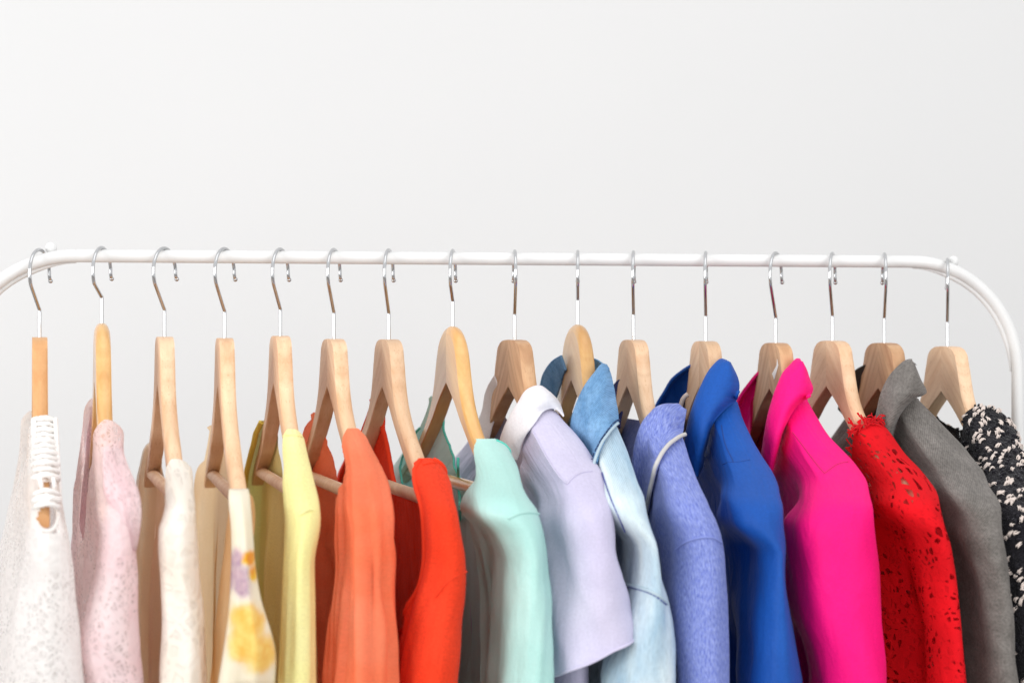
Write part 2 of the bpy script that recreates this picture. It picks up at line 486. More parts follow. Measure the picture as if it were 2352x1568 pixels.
def build_hanger(i):
    px, py, kind, yaw, off, wood, what = HANG[i]
    x = rail_x(px)
    o = Vector((x, 0, 0))
    d = depth_of(Vector((x, 0, CAM_Z)))
    z = CAM_Z - (py - IMH / 2) * d / F
    psi = radians(yaw)
    root = bpy.data.objects.new('clothes_hanger', None); COL.objects.link(root)
    root.location = (x, 0, z); root.rotation_euler = (0, 0, psi - pi / 2)
    tag(root, 'wooden hanger with chrome hook holding ' + what, 'hanger', 'wooden hangers along the rail')
    phi = atan((px - IMW / 2) / F) + YAW
    wood_arm(kind, 1, wood, root); wood_arm(kind, -1, wood, root)
    R = .0215
    ang = math.asin(max(-1, min(1, off / (R * F / d))))       # against the line of sight
    hook_yaw = -ang - phi - psi                                # in the hanger's frame: the hook's front points left
    rail_top = RAIL_Z + .0058 + .0015
    if i == 15: rail_top -= .0048
    if i == 0: rail_top -= .0022
    path = hook_path(rail_top - z, R, hook_yaw, .024 if kind == 'A' else .0225)
    V, Fc = tube_geo(path, .0016, 14)
    ball_geo(path[-1], .0022, V, Fc, 12, 8)
    mesh_obj('hook', V, Fc, M_CHROME, root, sharp=60)
    zb = -.1335 if kind == 'A' else -.1425
    tube('trouser_bar', [(-.178, 0, zb), (-.06, 0, zb), (.06, 0, zb), (.178, 0, zb)], .0056, wood, root, 14)
    if i == 12:
        V = [(u, -ARM_T - .0003, z) for u, z in ((.010, -.029), (.017, -.0344), (.030, -.021), (.0262, -.0150), (.0244, -.0208))]
        mesh_obj('sticker', V + [(a, b + .0002, c) for a, b, c in V], [(0, 1, 2, 3, 4), (9, 8, 7, 6, 5)] + [(k, k + 5, (k + 1) % 5 + 5, (k + 1) % 5) for k in range(5)],
                 simple('paper_sticker', 'f4f4f2', .6), root, smooth=False)
    FR.append((Vector((x, 0, z)), psi, root))
for i in range(16): build_hanger(i)
#GARMENTS
# ------------------------------------------------------------------ garments: the cloth over each hanger
from mathutils.bvhtree import BVHTree
DBOT = .56
def loc(i, px, py, u):
    """the point of the plane `u` metres along hanger i's near arm that is seen at a picture position, in the hanger's frame"""
    O, psi, _ = FR[i]
    U = Vector((sin(psi), -cos(psi), 0)); Vv = Vector((cos(psi), sin(psi), 0))
    d = FWD + RGT * ((px - IMW / 2) / F) + Vector((0, 0, -(py - IMH / 2) / F))
    c = cam.location - O
    k = (u - c.dot(U)) / d.dot(U)
    p = c + d * k
    return Vector((u, p.dot(Vv), p.z))

def ray(i, px, py):
    O, psi, _ = FR[i]
    U = Vector((sin(psi), -cos(psi), 0)); Vv = Vector((cos(psi), sin(psi), 0))
    d = FWD + RGT * ((px - IMW / 2) / F) + Vector((0, 0, -(py - IMH / 2) / F))
    c = cam.location - O
    return Vector((c.dot(U), c.dot(Vv), c.z)), Vector((d.dot(U), d.dot(Vv), d.z)).normalized()

class Garment:
    """front edge of the cloth measured on the photograph as rows (y, left, right) or (y, None, right, half thickness);
    depth comes from the hanger it hangs on: the ridge follows the arm, then the cloth falls from its end"""
    def __init__(s, i, name, label, cat, mat, rows, us=.209, fall=.014, a_ridge=None, a=.048, neck_far=None, dnL=.2, dnR=.12,
                 pn=2.2, sleeve=True, d_arm=.175, crease=.45, fold=(.002, 60, 5), seed=0, tb=(.011, .022), t_far=(.010, .018), vb=(0, 0),
                 vfar=(0, 0), bot=DBOT, sleeve_cut=None, thick=0, mat_sleeve=None, lo_fold=0.03, far=True, inset=0, hem=None, skew=0, openL=None, holes=(), sharp_fold=0, ufun=None):
        s.i, s.name, s.mat, s.seed, s.fold = i, name, mat, seed, fold
        s.root = bpy.data.objects.new(name, None); COL.objects.link(s.root)
        O, psi, _ = FR[i]
        s.root.location = O; s.root.rotation_euler = (0, 0, psi - pi / 2)
        tag(s.root, label, cat, 'clothes hanging on the rail')
        s.root_m = Matrix.Translation(O) @ Matrix.Rotation(psi - pi / 2, 4, 'Z')
        kind = HANG[i][2]
        s.rf = ridge_f if kind == 'A' else ridgeB_f
        s.ru = ridge_u if kind == 'A' else ridgeB_u
        if a_ridge is None: a_ridge = .027 if i < 8 else .013
        s.us, s.fall, s.inset, s.hem, s.skew = us, fall, inset, hem, skew
        s.openL = interp(*zip(*openL)) if openL else None; s.holes = holes
        R_ = RIDGE if kind == 'A' else RIDGE_B
        dt = R_[-1][1]
        ext = R_[:-1] + [(.207, dt - .001), (.2145, dt + .004), (.2195, dt + .011), (.223, dt + .022), (.226, dt + .045), (.229, dt + .09), (.233, dt + .2)]
        s.eu = interp([p[1] for p in ext], [p[0] + (fall - .014) * sstep(.19, .23, p[0]) for p in ext])
        s.ds = dt - .006
        s.ufun = ufun
        s.thick, s.lo_fold, s.crease, s.d_arm, s.sharp_fold = thick, lo_fold, crease, d_arm, sharp_fold
        # rows -> drop, offset, half thickness
        A = psi + YAW
        r0 = O - cam.location
        X0, D0 = r0.dot(RGT), r0.dot(FWD)
        D, VC, T, AA, RAW = [], [], [], [], []
        for row in rows:
            y, l, r = row[:3]
            d = .1
            for _ in range(6):
                uf = s.uf(d)
                dep = D0 - (uf - .01) * cos(A)
                d = (O.z - CAM_Z) + (y - IMH / 2) * dep / F
            aa = lerp(a_ridge, a, sstep(s.ds - .03, s.ds + .06, d))
            uc = uf - aa
            def cg(px):
                m = (px - IMW / 2) / F
                return X0 - m * D0, sin(A) + m * cos(A), cos(A) - m * sin(A)
            cr, gr, hr = cg(r)
            if l is None:
                t = row[3]
                vc = (-cr - uc * gr - sqrt((aa * gr) ** 2 + (t * hr) ** 2)) / hr
            else:
                cl, gl, hl = cg(l)
                er = -(cr + uc * gr) / hr; el = -(cl + uc * gl) / hl
                hd = (er - el) / 2; vc = (er + el) / 2
                g = (gr / hr + gl / hl) / 2
                if abs(aa * g) > .8 * hd: aa = .8 * hd / abs(g)
                t = sqrt(hd * hd - (aa * g) ** 2)
            vc0 = vc; t = max(.003, t - inset)
            if d < .165:                       # the cloth goes round the wood
                need = .0108 - inset
                R_ = max(vc + t, need); L_ = min(vc - t, -need)
                vc, t = (R_ + L_) / 2, (R_ - L_) / 2
            RAW.append(vc0); D.append(d); VC.append(vc); T.append(t); AA.append(aa)
        s.d0 = D[0]
        s.rowdata = list(zip(D, RAW, T, AA))
        s.vc, s.t, s.a = interp(D, VC), interp(D, T), interp(D, AA)
        s.un = s.uf(s.d0)
        s.unf = neck_far if neck_far else s.un
        s.d0f = s.df(s.unf)
        s.dnL, s.dnR, s.pn = dnL, dnR, pn
        s.tb, s.t_farp, s.vbp, s.vfarp = tb, t_far, vb, vfar
        s.bot = bot
        s.V, s.F, s.UV, s.part = [], [], [], []
        s.strip(+1); 
        if far: s.strip(-1)
        s.finish(sleeve, d_arm, mat_sleeve or mat)
    def uf(s, d):
        u = s.eu(d + .0035 - s.inset * .5) - s.inset
        return u - s.ufun(d) if s.ufun else u
    def df(s, u):
        return s.rf(u) - .0035
    def uin(s, d, half, side):
        dn = s.dnL if side < 0 else s.dnR
        d0, un = (s.d0, s.un) if half > 0 else (s.d0f, s.unf)
        if s.openL and side < 0:
            w = s.openL(d)
            return max(0.0, min(un, s.uf(d) - w) if d < d0 + .004 else s.uf(d) - w)
        if d >= dn: return 0.0
        x = max(0, (d - d0) / (dn - d0))
        return un * (1 - x ** s.pn) ** (1 / s.pn)
    def strip(s, half):
        d0 = s.d0 if half > 0 else s.d0f
        ds = [d0, d0 + .0008, d0 + .002]
        k = 0
        while True:
            d = k * .004 if k * .004 < .40 else .40 + (k - 100) * .02
            if d > d0 + .0032: ds.append(d)
            if d >= s.bot: break
            k += 1
        n1, n2 = 22, 16
        base = len(s.V)
        ncol = 2 * (n1 + n2) + 1
        seed = s.seed * 7.31 + half * 3.3
        for d in ds:
            uf = s.uf(d)
            if half > 0: a, t, vc = s.a(d), s.t(d), s.vc(d)
            else:
                a = lerp(.02, .045, sstep(.1, .18, d)); t = lerp(*s.t_farp, sstep(.08, .3, d)); vc = lerp(*s.vfarp, sstep(.08, .3, d))
            tb = lerp(*s.tb, sstep(.05, .3, d)); vb = lerp(*s.vbp, sstep(.05, .3, d))
            c = lerp(1, s.crease, sstep(s.d_arm - .02, s.d_arm + .05, d))
            rowp = []
            for side in (-1, 1):
                ui = min(s.uin(d, half, side), uf - .0004)
                span = uf - ui
                e = min(2 * a, span * .85) if span < 3 * a else 2 * a
                pts = []
                for j in range(n1 + n2 + 1):
                    if j <= n1:
                        ph = pi * j / n1; dd = e / 2 * (1 - cos(ph))
                    else:
                        dd = e + (span - e) * (j - n1) / n2
                    x = dd / (2 * a)
                    if x <= .5: T = t * sqrt(max(0, 1 - (1 - 2 * x) ** 2))
                    elif x <= 1: T = t * (c + (1 - c) * sqrt(max(0, 1 - (1 - 2 * x) ** 2)))
                    else: T = lerp(t * c, tb, sstep(2 * a, 2 * a + .06, dd))
                    w = lerp(vc, vb, sstep(2 * a * .9, 2 * a + .05, dd))
                    pts.append((uf - dd, w + side * T))
                rowp.append(pts)
            full = rowp[0][::-1] + rowp[1][1:]
            # arc length from the front edge
            mid = n1 + n2
            arc = [0.0] * ncol
            for j in range(mid - 1, -1, -1): arc[j] = arc[j + 1] - math.dist(full[j], full[j + 1])
            for j in range(mid + 1, ncol): arc[j] = arc[j - 1] + math.dist(full[j], full[j - 1])
            A0, kx, kz = s.fold
            amp = A0 * sstep(d0, d0 + s.lo_fold + .1, d)
            nz0 = noise.noise((s.skew * d * kx + seed, d * kz, seed)) + .45 * noise.noise((s.skew * d * kx * 2.1 + seed, d * kz * 1.7, seed + 9))
            if s.sharp_fold: nz0 = lerp(nz0, 1 - 2 * abs(nz0) ** .7, s.sharp_fold)
            for j in range(ncol):
                p0 = full[max(0, j - 1)]; p1 = full[min(ncol - 1, j + 1)]
                tx, ty = p1[0] - p0[0], p1[1] - p0[1]; L = math.hypot(tx, ty) or 1
                nx, ny = ty / L, -tx / L
                ak = arc[j] + s.skew * d
                nz = noise.noise((ak * kx + seed, d * kz, seed)) + .45 * noise.noise((ak * kx * 2.1 + seed, d * kz * 1.7, seed + 9))
                if s.sharp_fold: nz = lerp(nz, 1 - 2 * abs(nz) ** .7, s.sharp_fold)
                small = .25 * A0 * noise.noise((arc[j] * 45, d * 30, seed + 4)) * sstep(d0, d0 + .02, d)
                dis = amp * (nz - .7 * nz0) + small
                if d < .19: dis = lerp(min(dis, .0002), dis, sstep(.155, .19, d))
                u, v = full[j]
                zz = -d
                if s.hem and half > 0 and abs(j - mid) <= n1 + 2:
                    zz += sstep(s.hem[0] - .09, s.hem[0], d) * (s.hem[1] * (u - (uf - a)) + s.hem[2] * (v - vc)) * sstep(n1 + 2, n1 - 4, abs(j - mid))
                s.V.append((half * (u - nx * dis), v - ny * dis, zz))
                s.UV.append((arc[j] + half * 1.7, -d))
        nr = len(ds)
        if s.hem and half > 0:
            rh = max(r for r in range(nr - 1) if (ds[r] + ds[r + 1]) / 2 <= s.hem[0]) + 1
            s.hem_pts = [s.V[base + rh * ncol + j] for j in range(n2, ncol - n2)]
        sc = s.d_arm
        for r in range(nr - 1):
            dm = (ds[r] + ds[r + 1]) / 2
            for j in range(ncol - 1):
                f = (base + r * ncol + j, base + r * ncol + j + 1, base + (r + 1) * ncol + j + 1, base + (r + 1) * ncol + j)
                s.F.append(f if half < 0 else f[::-1])
                k = abs(j + .5 - (n1 + n2))
                if s.holes and half > 0:
                    p = s.root_m @ Vector(s.V[f[0]]); q = project(p)
                    if s.V[f[0]][0] > .05 and any(((q[0] - h[0]) / h[2]) ** 2 + ((q[1] - h[1]) / h[3]) ** 2 < 1 + .35 * noise.noise((q[0] * .15, q[1] * .15, 2)) for h in s.holes) and j <= n1 + n2 + 8:
                        s.F.pop(); continue
                if s.hem and half > 0 and k < n1 and dm > s.hem[0]:
                    s.F.pop(); continue
                s.part.append((1 if half > 0 else 2) if (k < n1 and dm > s.arm_line(k / n1)) else 0)
    def arm_line(s, x):
        # the armhole seam runs from the shoulder down to the underarm
        return s.ds + .012 + (s.d_arm + .05 - s.ds) * x ** 1.5
    def finish(s, sleeve, d_arm, mat_sleeve):
        parts = {0: ('body', s.mat), 1: ('sleeve', mat_sleeve), 2: ('sleeve', mat_sleeve)}
        s.objs = {}
        tmp = bpy.data.meshes.new('tmp'); tmp.from_pydata(s.V, [], s.F); tmp.update()
        NRM = [tuple(n.vector) for n in tmp.vertex_normals]
        bpy.data.meshes.remove(tmp)
        for k in ((0, 1, 2) if sleeve else (0,)):
            fs = [f for f, p in zip(s.F, s.part) if (p == k or not sleeve)]
            if not fs: continue
            used = sorted({v for f in fs for v in f}); mp = {v: n for n, v in enumerate(used)}
            o = mesh_obj(parts[k][0], [s.V[v] for v in used], [tuple(mp[v] for v in f) for f in fs], parts[k][1], s.root,
                         uvs=[s.UV[v] for v in used])
            o.data.normals_split_custom_set_from_vertices([NRM[v] for v in used])
            if s.thick:
                md = o.modifiers.new('cloth_thickness', 'SOLIDIFY'); md.thickness = s.thick; md.offset = 0
            s.objs[k] = o
        s.bvh = BVHTree.FromPolygons(s.V, s.F)
    # ---- details laid on the cloth
    def hit(s, px, py):
        o, d = ray(s.i, px, py)
        h = s.bvh.ray_cast(o, d)
        return (h[0], h[1] if h[1].dot(d) < 0 else -h[1]) if h[0] else (None, None)
    def on(s, px, py, off=.001, u=.08):
        h, n = s.hit(px, py)
        if h is None: return loc(s.i, px, py, u)
        return h + n * off
    def cord(s, name, pts, r, mat, off=.0005, u=.08, n=24, parent=None, sides=8):
        P = catmull(pts, n)
        path = []
        for p in P:
            path.append(s.on(p[0], p[1], off, u) if len(p) == 2 else loc(s.i, *p))
        # smooth the depth a little
        for _ in range(2):
            path = [path[0]] + [(path[k - 1] + path[k] * 2 + path[k + 1]) / 4 for k in range(1, len(path) - 1)] + [path[-1]]
        return tube(name, path, r, mat, parent or s.root, sides)
    def stitches(s, name, pts, mat, r=.00045, length=.0022, gap=.0012, off=.0006, u=.08, parent=None):
        P = [s.on(p[0], p[1], off, u) for p in catmull(pts, 120)]
        V, Fc = [], []
        acc, on, cur = 0, True, [P[0]]
        for a, b in zip(P, P[1:]):
            acc += (b - a).length
            if on: cur.append(b)
            if acc > (length if on else gap):
                if on and len(cur) > 1: tube_geo(cur, r, 6, True, V, Fc)
                on = not on; acc = 0; cur = [b]
        return mesh_obj(name, V, Fc, mat, parent or s.root) if V else None
    def loft(s, name, curves, mat, n=40, m=18, thick=.0022, parent=None, rest=None, off=.0025, jitter=.0006, smooth_u=True):
        """curves of (px, py, u); curve number `rest` lies on the garment where it covers it"""
        C = []
        for k, c in enumerate(curves):
            pts = []
            for p in catmull(c, n):
                q = loc(s.i, *p)
                if rest is not None and k == rest:
                    h, nn = s.hit(p[0], p[1])
                    if h is not None and abs(h.x - p[2]) < .06: q = h + nn * off
                pts.append(q)
            if k == rest:
                for _ in range(4):
                    pts = [pts[0]] + [(pts[a - 1] + pts[a] * 2 + pts[a + 1]) / 4 for a in range(1, n - 1)] + [pts[-1]]
            C.append(pts)
        V, UV, Fc = [], [], []
        cols = [catmull([tuple(C[k][a]) for k in range(len(C))], m) for a in range(n)]
        for a in range(n):
            for b in range(m):
                p = cols[a][b]
                j = jitter * noise.noise((p[0] * 60 + s.seed, p[1] * 60, p[2] * 60))
                V.append((p[0] + j, p[1] + j, p[2])); UV.append((p[0] * .7 + b * .0001 + p[1], p[2]))
        for a in range(n - 1):
            for b in range(m - 1):
                Fc.append((a * m + b, a * m + b + 1, (a + 1) * m + b + 1, (a + 1) * m + b))
        o = mesh_obj(name, V, Fc, mat, parent or s.root, uvs=UV)
        md = o.modifiers.new('cloth_thickness', 'SOLIDIFY'); md.thickness = thick; md.offset = 0
        bv = o.modifiers.new('soft_edge', 'BEVEL'); bv.width = thick * .35; bv.segments = 2; bv.limit_method = 'ANGLE'; bv.angle_limit = radians(50)
        return o, [[Vector(cols[a][b]) for b in range(m)] for a in range(n)]
    def neck_edge(s, side, half=None, inset=0):
        """points along the neckline of one sheet, near shoulder to far shoulder"""
        pts = []
        dn = s.dnL if side < 0 else s.dnR
        for h in ((1, -1) if half is None else (half,)):
            d0 = s.d0 if h > 0 else s.d0f
            seq = [d0 + .001 + (dn - d0 - .002) * (k / 24) for k in range(25)]
            out = []
            for d in seq:
                uf = s.uf(d); u = min(s.uin(d, h, side), uf - .0004)
                # read the sheet by a sideways ray
                o = Vector((h * (u + .0015), side * .2, -d - .0005)); hh = s.bvh.ray_cast(o, Vector((0, -side, 0)))
                if hh[0]: out.append(hh[0])
            pts += out if h > 0 else out[::-1]
        return pts
# ---- cloth materials
M_WHITE_LACE = lace('white_crochet', 'f8f7f5', 'f1efed', scale=170, hole=.46, sheer=.60, transl=.5)
M_PINK_LACE = lace('pink_lace', 'fcf0f1', 'f9e3e6', scale=160, hole=.46, sheer=.66, transl=.5)
M_CREAM_LACE = lace('ivory_lace', 'faf7ef', 'f4eee0', scale=80, hole=.56, sheer=.88, transl=.3, flower=30)
M_RED_LACE = lace('red_lace', 'e0141f', 'c40e18', scale=150, hole=.50, sheer=.10, transl=.12, flower=34, cord=.18, relief_shade=.74)
M_NUDE = cloth('nude_lining', 'fae6d0', 'f5d5b8', rough=.7, transl=.62, fine_amt=.04, alpha=.7)
M_BLUSH = cloth('blush_lining', 'e2a9a0', 'd98f8c', rough=.8, transl=.35, fine_amt=.05)
M_YELLOW = cloth('yellow_jersey', 'f5f0b2', 'efe89c', rough=.9, transl=.12, fine_amt=.05, bump=.3)
M_OLIVE = cloth('yellow_inside', 'e0c862', 'd2b64c', rough=.9, fine_amt=.05)
M_CORAL = cloth('coral_crepe', 'ff9a76', 'fd7a4e', rough=.68, transl=.28, fine_amt=.04, sheen=.1)
M_CORAL_IN = cloth('coral_inside', 'ee6a4c', 'e2583c', rough=.85, transl=.15, fine_amt=.04)
M_TEE = cloth('orange_red_jersey', 'f54a2c', 'e83c1d', rough=.92, transl=.12, fine_amt=.10, sheen=.1, bump=.5, wrinkle=.5)
M_MINT = cloth('mint_satin', 'c6ede6', 'b4e4dd', rough=.45, fine_amt=.02, sheen=.05, spec=.45, bump=.06, transl=.22)
M_MINT_EDGE = cloth('mint_edge', '63d0bd', '53c2b0', rough=.5, fine_amt=.03)
M_LAV = cloth('lavender_poplin', 'd3cee2', 'c7c1dc', rough=.75, fine_amt=.04, bump=.15, transl=.08)
M_LAV_IN = cloth('lavender_inside', '9a86b4', '8a75a6', rough=.8, fine_amt=.05)
M_WHITE = cloth('white_cotton', 'efedf0', 'e6e3e8', rough=.8, fine_amt=.03, transl=.1)
M_DENIM_L = cloth('bleached_denim', 'd8e4e6', '93b2c8', rough=.92, mottle=26, fine=420, fine_amt=.10, weave=(240, 240, .4), bump=.35, stretch=(1, .35, 1), wrinkle=.6)
M_DENIM = cloth('blue_denim', '84acd2', '44739f', rough=.92, mottle=38, fine=430, fine_amt=.16, weave=(240, 240, .4), bump=.4, stretch=(1, .7, 1))
M_DENIM_D = cloth('dark_denim', '2b4064', '1d2d4a', rough=.92, mottle=20, fine=420, fine_amt=.12, weave=(190, 190))
M_PERI = cloth('periwinkle_wool', '96a2d8', '5f6ebb', rough=.95, mottle=330, fine=520, fine_amt=.12, sheen=.3, bump=.5, bdist=.001, stretch=(2.0, .6, 1), mrot=28)
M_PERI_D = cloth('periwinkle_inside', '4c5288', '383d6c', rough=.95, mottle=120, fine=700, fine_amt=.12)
M_BLUE = cloth('royal_blue_scuba', '1052a8', '0d489a', rough=.62, fine_amt=.06, sheen=.08, spec=.25, bump=.3, fine=430, wrinkle=.4)
M_NAVY = cloth('blue_lining', '0f1d44', '0b1736', rough=.7, fine_amt=.04)
M_PINK = cloth('hot_pink_scuba', 'f6097e', 'ee0575', rough=.68, fine_amt=.05, sheen=.08, spec=.22, bump=.3, fine=430, wrinkle=.4)
M_PINK_IN = cloth('pink_lining', '8e1440', '6e1030', rough=.6, fine_amt=.04)
M_GREY = cloth('grey_wool_twill', '7b7672', '625e5a', rough=.96, mottle=60, fine=430, fine_amt=.2, weave=(230, 230, .22), sheen=.4, bump=.6, bdist=.001)
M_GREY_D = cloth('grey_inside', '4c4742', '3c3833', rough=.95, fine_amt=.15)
M_TWEED = cloth('black_boucle', '26242a', '131217', rough=1, mottle=160, fine=500, fine_amt=.3, sheen=.5, bump=1, bdist=.003)
M_THREAD_D = simple('dark_thread', '22345c', .8)
M_THREAD_L = simple('pale_thread', 'd9e2e8', .8)
M_PIPING = cloth('silver_piping', 'd9d6d2', 'bcb8b4', rough=.7, fine=1500, fine_amt=.15)
M_RED = cloth('red_yarn', 'd3121d', 'b80c17', rough=.9, fine_amt=.08, sheen=.3)
M_YARN_W = cloth('off_white_yarn', 'ece2dc', 'c9b6ab', rough=.95, fine=900, fine_amt=.15, sheen=.4)
M_YARN_K = cloth('black_yarn', '2b2930', '17161b', rough=1, fine=800, fine_amt=.3, sheen=.6)
M_CROCHET = cloth('white_yarn', 'f4f2ef', 'e9e6e2', rough=.9, fine_amt=.05, sheen=.3, bump=.4)
M_SEAM_BLUE = simple('blue_seam', '0d3a82', .8)
M_SEAM_PINK = simple('pink_seam', 'c20560', .8)
M_SEAM_LAV = simple('lavender_seam', '8f88ab', .8)
M_SEAM_PERI = simple('periwinkle_seam', '4b5296', .8)
M_SEAM_RED = simple('red_seam', 'b52413', .8)

def print_mat():
    """sheer cream blouse with blurred yellow and purple flowers printed on it"""
    t = NT('printed_chiffon')
    v = t.coord('Object')
    w = t.n('ShaderNodeTexNoise'); t.link(v, w.inputs['Vector']); w.inputs['Scale'].default_value = 55; w.inputs['Detail'].default_value = 4
    vm = t.n('ShaderNodeVectorMath'); vm.operation = 'MULTIPLY_ADD'
    t.link(w.outputs['Color'], vm.inputs[0]); vm.inputs[1].default_value = (0, .016, .016); t.link(t.coord('Object', (0, 1, 1)), vm.inputs[2])
    base = t.ramp(t.noise(v, 25, 3), [(.3, lin('f3ead2')), (.7, lin('f8f3e4'))])
    def blot(col, c2, spots, r, colin):
        out = colin
        for p in spots:
            d = t.n('ShaderNodeVectorMath'); d.operation = 'DISTANCE'
            t.link(vm.outputs[0], d.inputs[0]); d.inputs[1].default_value = (0, p[1] + .008, p[2] + .008)
            m = t.ramp(d.outputs['Value'], [(r * .7, (1, 1, 1)), (r * 1.12, (0, 0, 0))])
            cc = t.ramp(t.noise(v, 120, 4), [(.35, lin(col)), (.65, lin(c2))])
            out = t.mix(m, out, cc)
        return out
    L = lambda px, py, u: loc(3, px, py, u)
    c = blot('f8dc7c', 'f3c65a', [L(556, 1405, .2), L(550, 1455, .2), L(590, 1480, .2)], .015, base)
    c = blot('b493aa', 'd8bcc0', [L(536, 1300, .19), L(543, 1330, .2), L(532, 1262, .18)], .0078, c)
    c = blot('f5d62a', 'ee9a18', [L(572, 1275, .215), L(580, 1310, .215)], .007, c)
    t.set(Base_Color=c, Roughness=.7)
    t.p.inputs['Sheen Weight'].default_value = .2
    tr = t.n('ShaderNodeBsdfTranslucent'); t.link(c, tr.inputs[0])
    ms = t.n('ShaderNodeMixShader'); ms.inputs[0].default_value = .3
    t.link(t.p.outputs[0], ms.inputs[1]); t.link(tr.outputs[0], ms.inputs[2])
    t.link(ms.outputs[0], t.out.inputs[0])
    return t.m
M_PRINT = print_mat()
M_CHIFFON = cloth('nude_chiffon', 'fae0b8', 'f5cb9a', rough=.7, transl=.65, fine_amt=.03, alpha=.72)

# ================================================================= 1 white crochet top
g = Garment(0, 'crochet_top', 'white crochet lace top with ladder strap showing the wooden hanger, farthest left', 'top', M_WHITE_LACE,
    [(956, 88, 120), (962, 80, 125), (976, 73, 129), (1020, 68, 131), (1080, 72, 131), (1140, 76, 136), (1200, 78, 144), (1240, 72, 150), (1300, 58, 156), (1400, 38, 168), (1500, 24, 178), (1568, 15, 184), (1640, 8, 190)],
    neck_far=.075, dnL=.19, dnR=.15, sleeve=False, crease=.9, fold=(.004, 70, 6), seed=1, tb=(.012, .03), t_far=(.012, .026), vfar=(-.004, -.022), vb=(0, -.008),
    holes=[(100, 970, 14, 3), (108, 1046, 16, 4), (92, 1060, 9, 4), (120, 1062, 8, 5), (104, 1084, 18, 4), (110, 1110, 15, 13), (92, 1116, 7, 8), (106, 1152, 16, 6), (108, 1186, 26, 33)])
# ladder strap: bands of yarn over the near arm
V, Fc = [], []
def strap_band(gm, y, l, r, rad, sag, V, Fc, k):
    u = gm.ru((gm.root.location.z - CAM_Z) + (y - 784) * 1.62 / F)
    pts = []
    for q in range(13):
        x = q / 12
        px = lerp(l, r, x); lift = 1 - (2 * x - 1) ** 2
        p = loc(gm.i, px, y + sag * (1 - lift) + 3 * noise.noise((q * .7, k * 3.1, 0)), u + .004 + .012 * lift ** .6 - .008)
        pts.append(p)
    tube_geo(pts, [rad * (1 + .25 * noise.noise((q * .9, k * 1.7, 5))) for q in range(13)], 8, True, V, Fc)
rnd = random.Random(3)
y = 960.0; k = 0
while y < 1160:
    if 1098 < y < 1126: y = 1126
    l, r = lerp(76, 80, (y - 957) / 200), lerp(127, 136, (y - 957) / 200)
    V, Fc = [], []
    strap_band(g, y, l, r, .0021 if k % 2 else .0027, 9, V, Fc, k)
    mesh_obj('strap_band', V, Fc, M_CROCHET, g.root)
    y += 12.5 if y < 1060 else 15; k += 1
for x0, x1 in ((78, 82), (127, 138)):                   # corded edges of the strap
    g.cord('strap_edge', [(lerp(x0, x1, q / 8), lerp(962, 1170, q / 8), lerp(.075, .175, q / 8)) for q in range(9)], .0022, M_CROCHET, n=40)
g.cord('opening_edge', [(108 + 26 * cos(q * pi / 8), 1186 + 33 * sin(q * pi / 8), .204 + .006 * sin(q * pi / 8)) for q in range(17)], .0017, M_CROCHET, n=48)
for xa, ya, xb, yb in [(90, 1096, 96, 1128), (122, 1098, 124, 1126), (88, 1158, 122, 1140)]:
    u = g.ru((g.root.location.z - CAM_Z) + ((ya + yb) / 2 - 784) * 1.62 / F) + .007
    g.cord('strap_thread', [(xa, ya, u), ((xa + xb) / 2 + 2, (ya + yb) / 2, u + .003), (xb, yb, u)], .0017, M_CROCHET, n=8)

# ================================================================= 2 pale pink lace blouse
g = Garment(1, 'lace_blouse', 'pale pink lace blouse with short fluttering sleeves', 'blouse', M_PINK_LACE,
    [(962, 236, 274), (970, 228, 280), (990, 222, 284), (1040, 217, 285), (1090, 220, 300), (1140, 222, 318), (1180, 226, 318), (1240, 230, 310), (1320, 222, 312), (1400, 200, 316), (1470, 184, 320), (1500, 183, 322), (1568, 200, 328)],
    neck_far=.062, dnL=.20, dnR=.12, sleeve=False, crease=.6, fold=(.0035, 60, 7), seed=2, tb=(.011, .022), t_far=(.010, .016), vfar=(-.004, -.010))
def flutter(gm, name, pts_rows, u0, mat, thick=.001, seed=0, n=20, lift=0):
    """a loose flared sleeve hanging from the shoulder: rows of (y, left, right, u)"""
    V, UV, Fc = [], [], []
    for r, (y, l, rr, u, dp) in enumerate(catmull(pts_rows, 26)):
        for k in range(n + 1):
            x = k / n
            px = lerp(l, rr, x)
            wv = .006 * noise.noise((x * 4 + seed, r * .06, seed)) * (r / 26)
            p = loc(gm.i, px, y + 10 * noise.noise((x * 3, seed, 1)) * (r / 26), u + lift + dp * sqrt(max(0, 1 - (2 * x - 1) ** 2)) + wv)
            V.append(tuple(p)); UV.append((x * .06 + seed, p.z))
    for r in range(25):
        for k in range(n):
            b = r * (n + 1) + k
            Fc.append((b, b + 1, b + n + 2, b + n + 1))
    o = mesh_obj(name, V, Fc, mat, gm.root, uvs=UV)
    md = o.modifiers.new('cloth_thickness', 'SOLIDIFY'); md.thickness = thick; md.offset = 0
    return o
flutter(g, 'sleeve', [(1015, 240, 276, .08, .004), (1060, 236, 290, .15, .010), (1090, 238, 302, .18, .012), (1130, 240, 318, .198, .014), (1170, 256, 324, .205, .014), (1215, 276, 321, .204, .012), (1262, 298, 313, .198, .008)], .2, M_PINK_LACE, seed=3)
flutter(g, 'sleeve', [(930, 204, 212, -.075, .004), (985, 200, 214, -.11, .008), (1060, 196, 216, -.16, .010), (1140, 184, 215, -.185, .012), (1220, 170, 210, -.195, .014), (1290, 162, 200, -.2, .014)], -.2, M_PINK_LACE, seed=5)

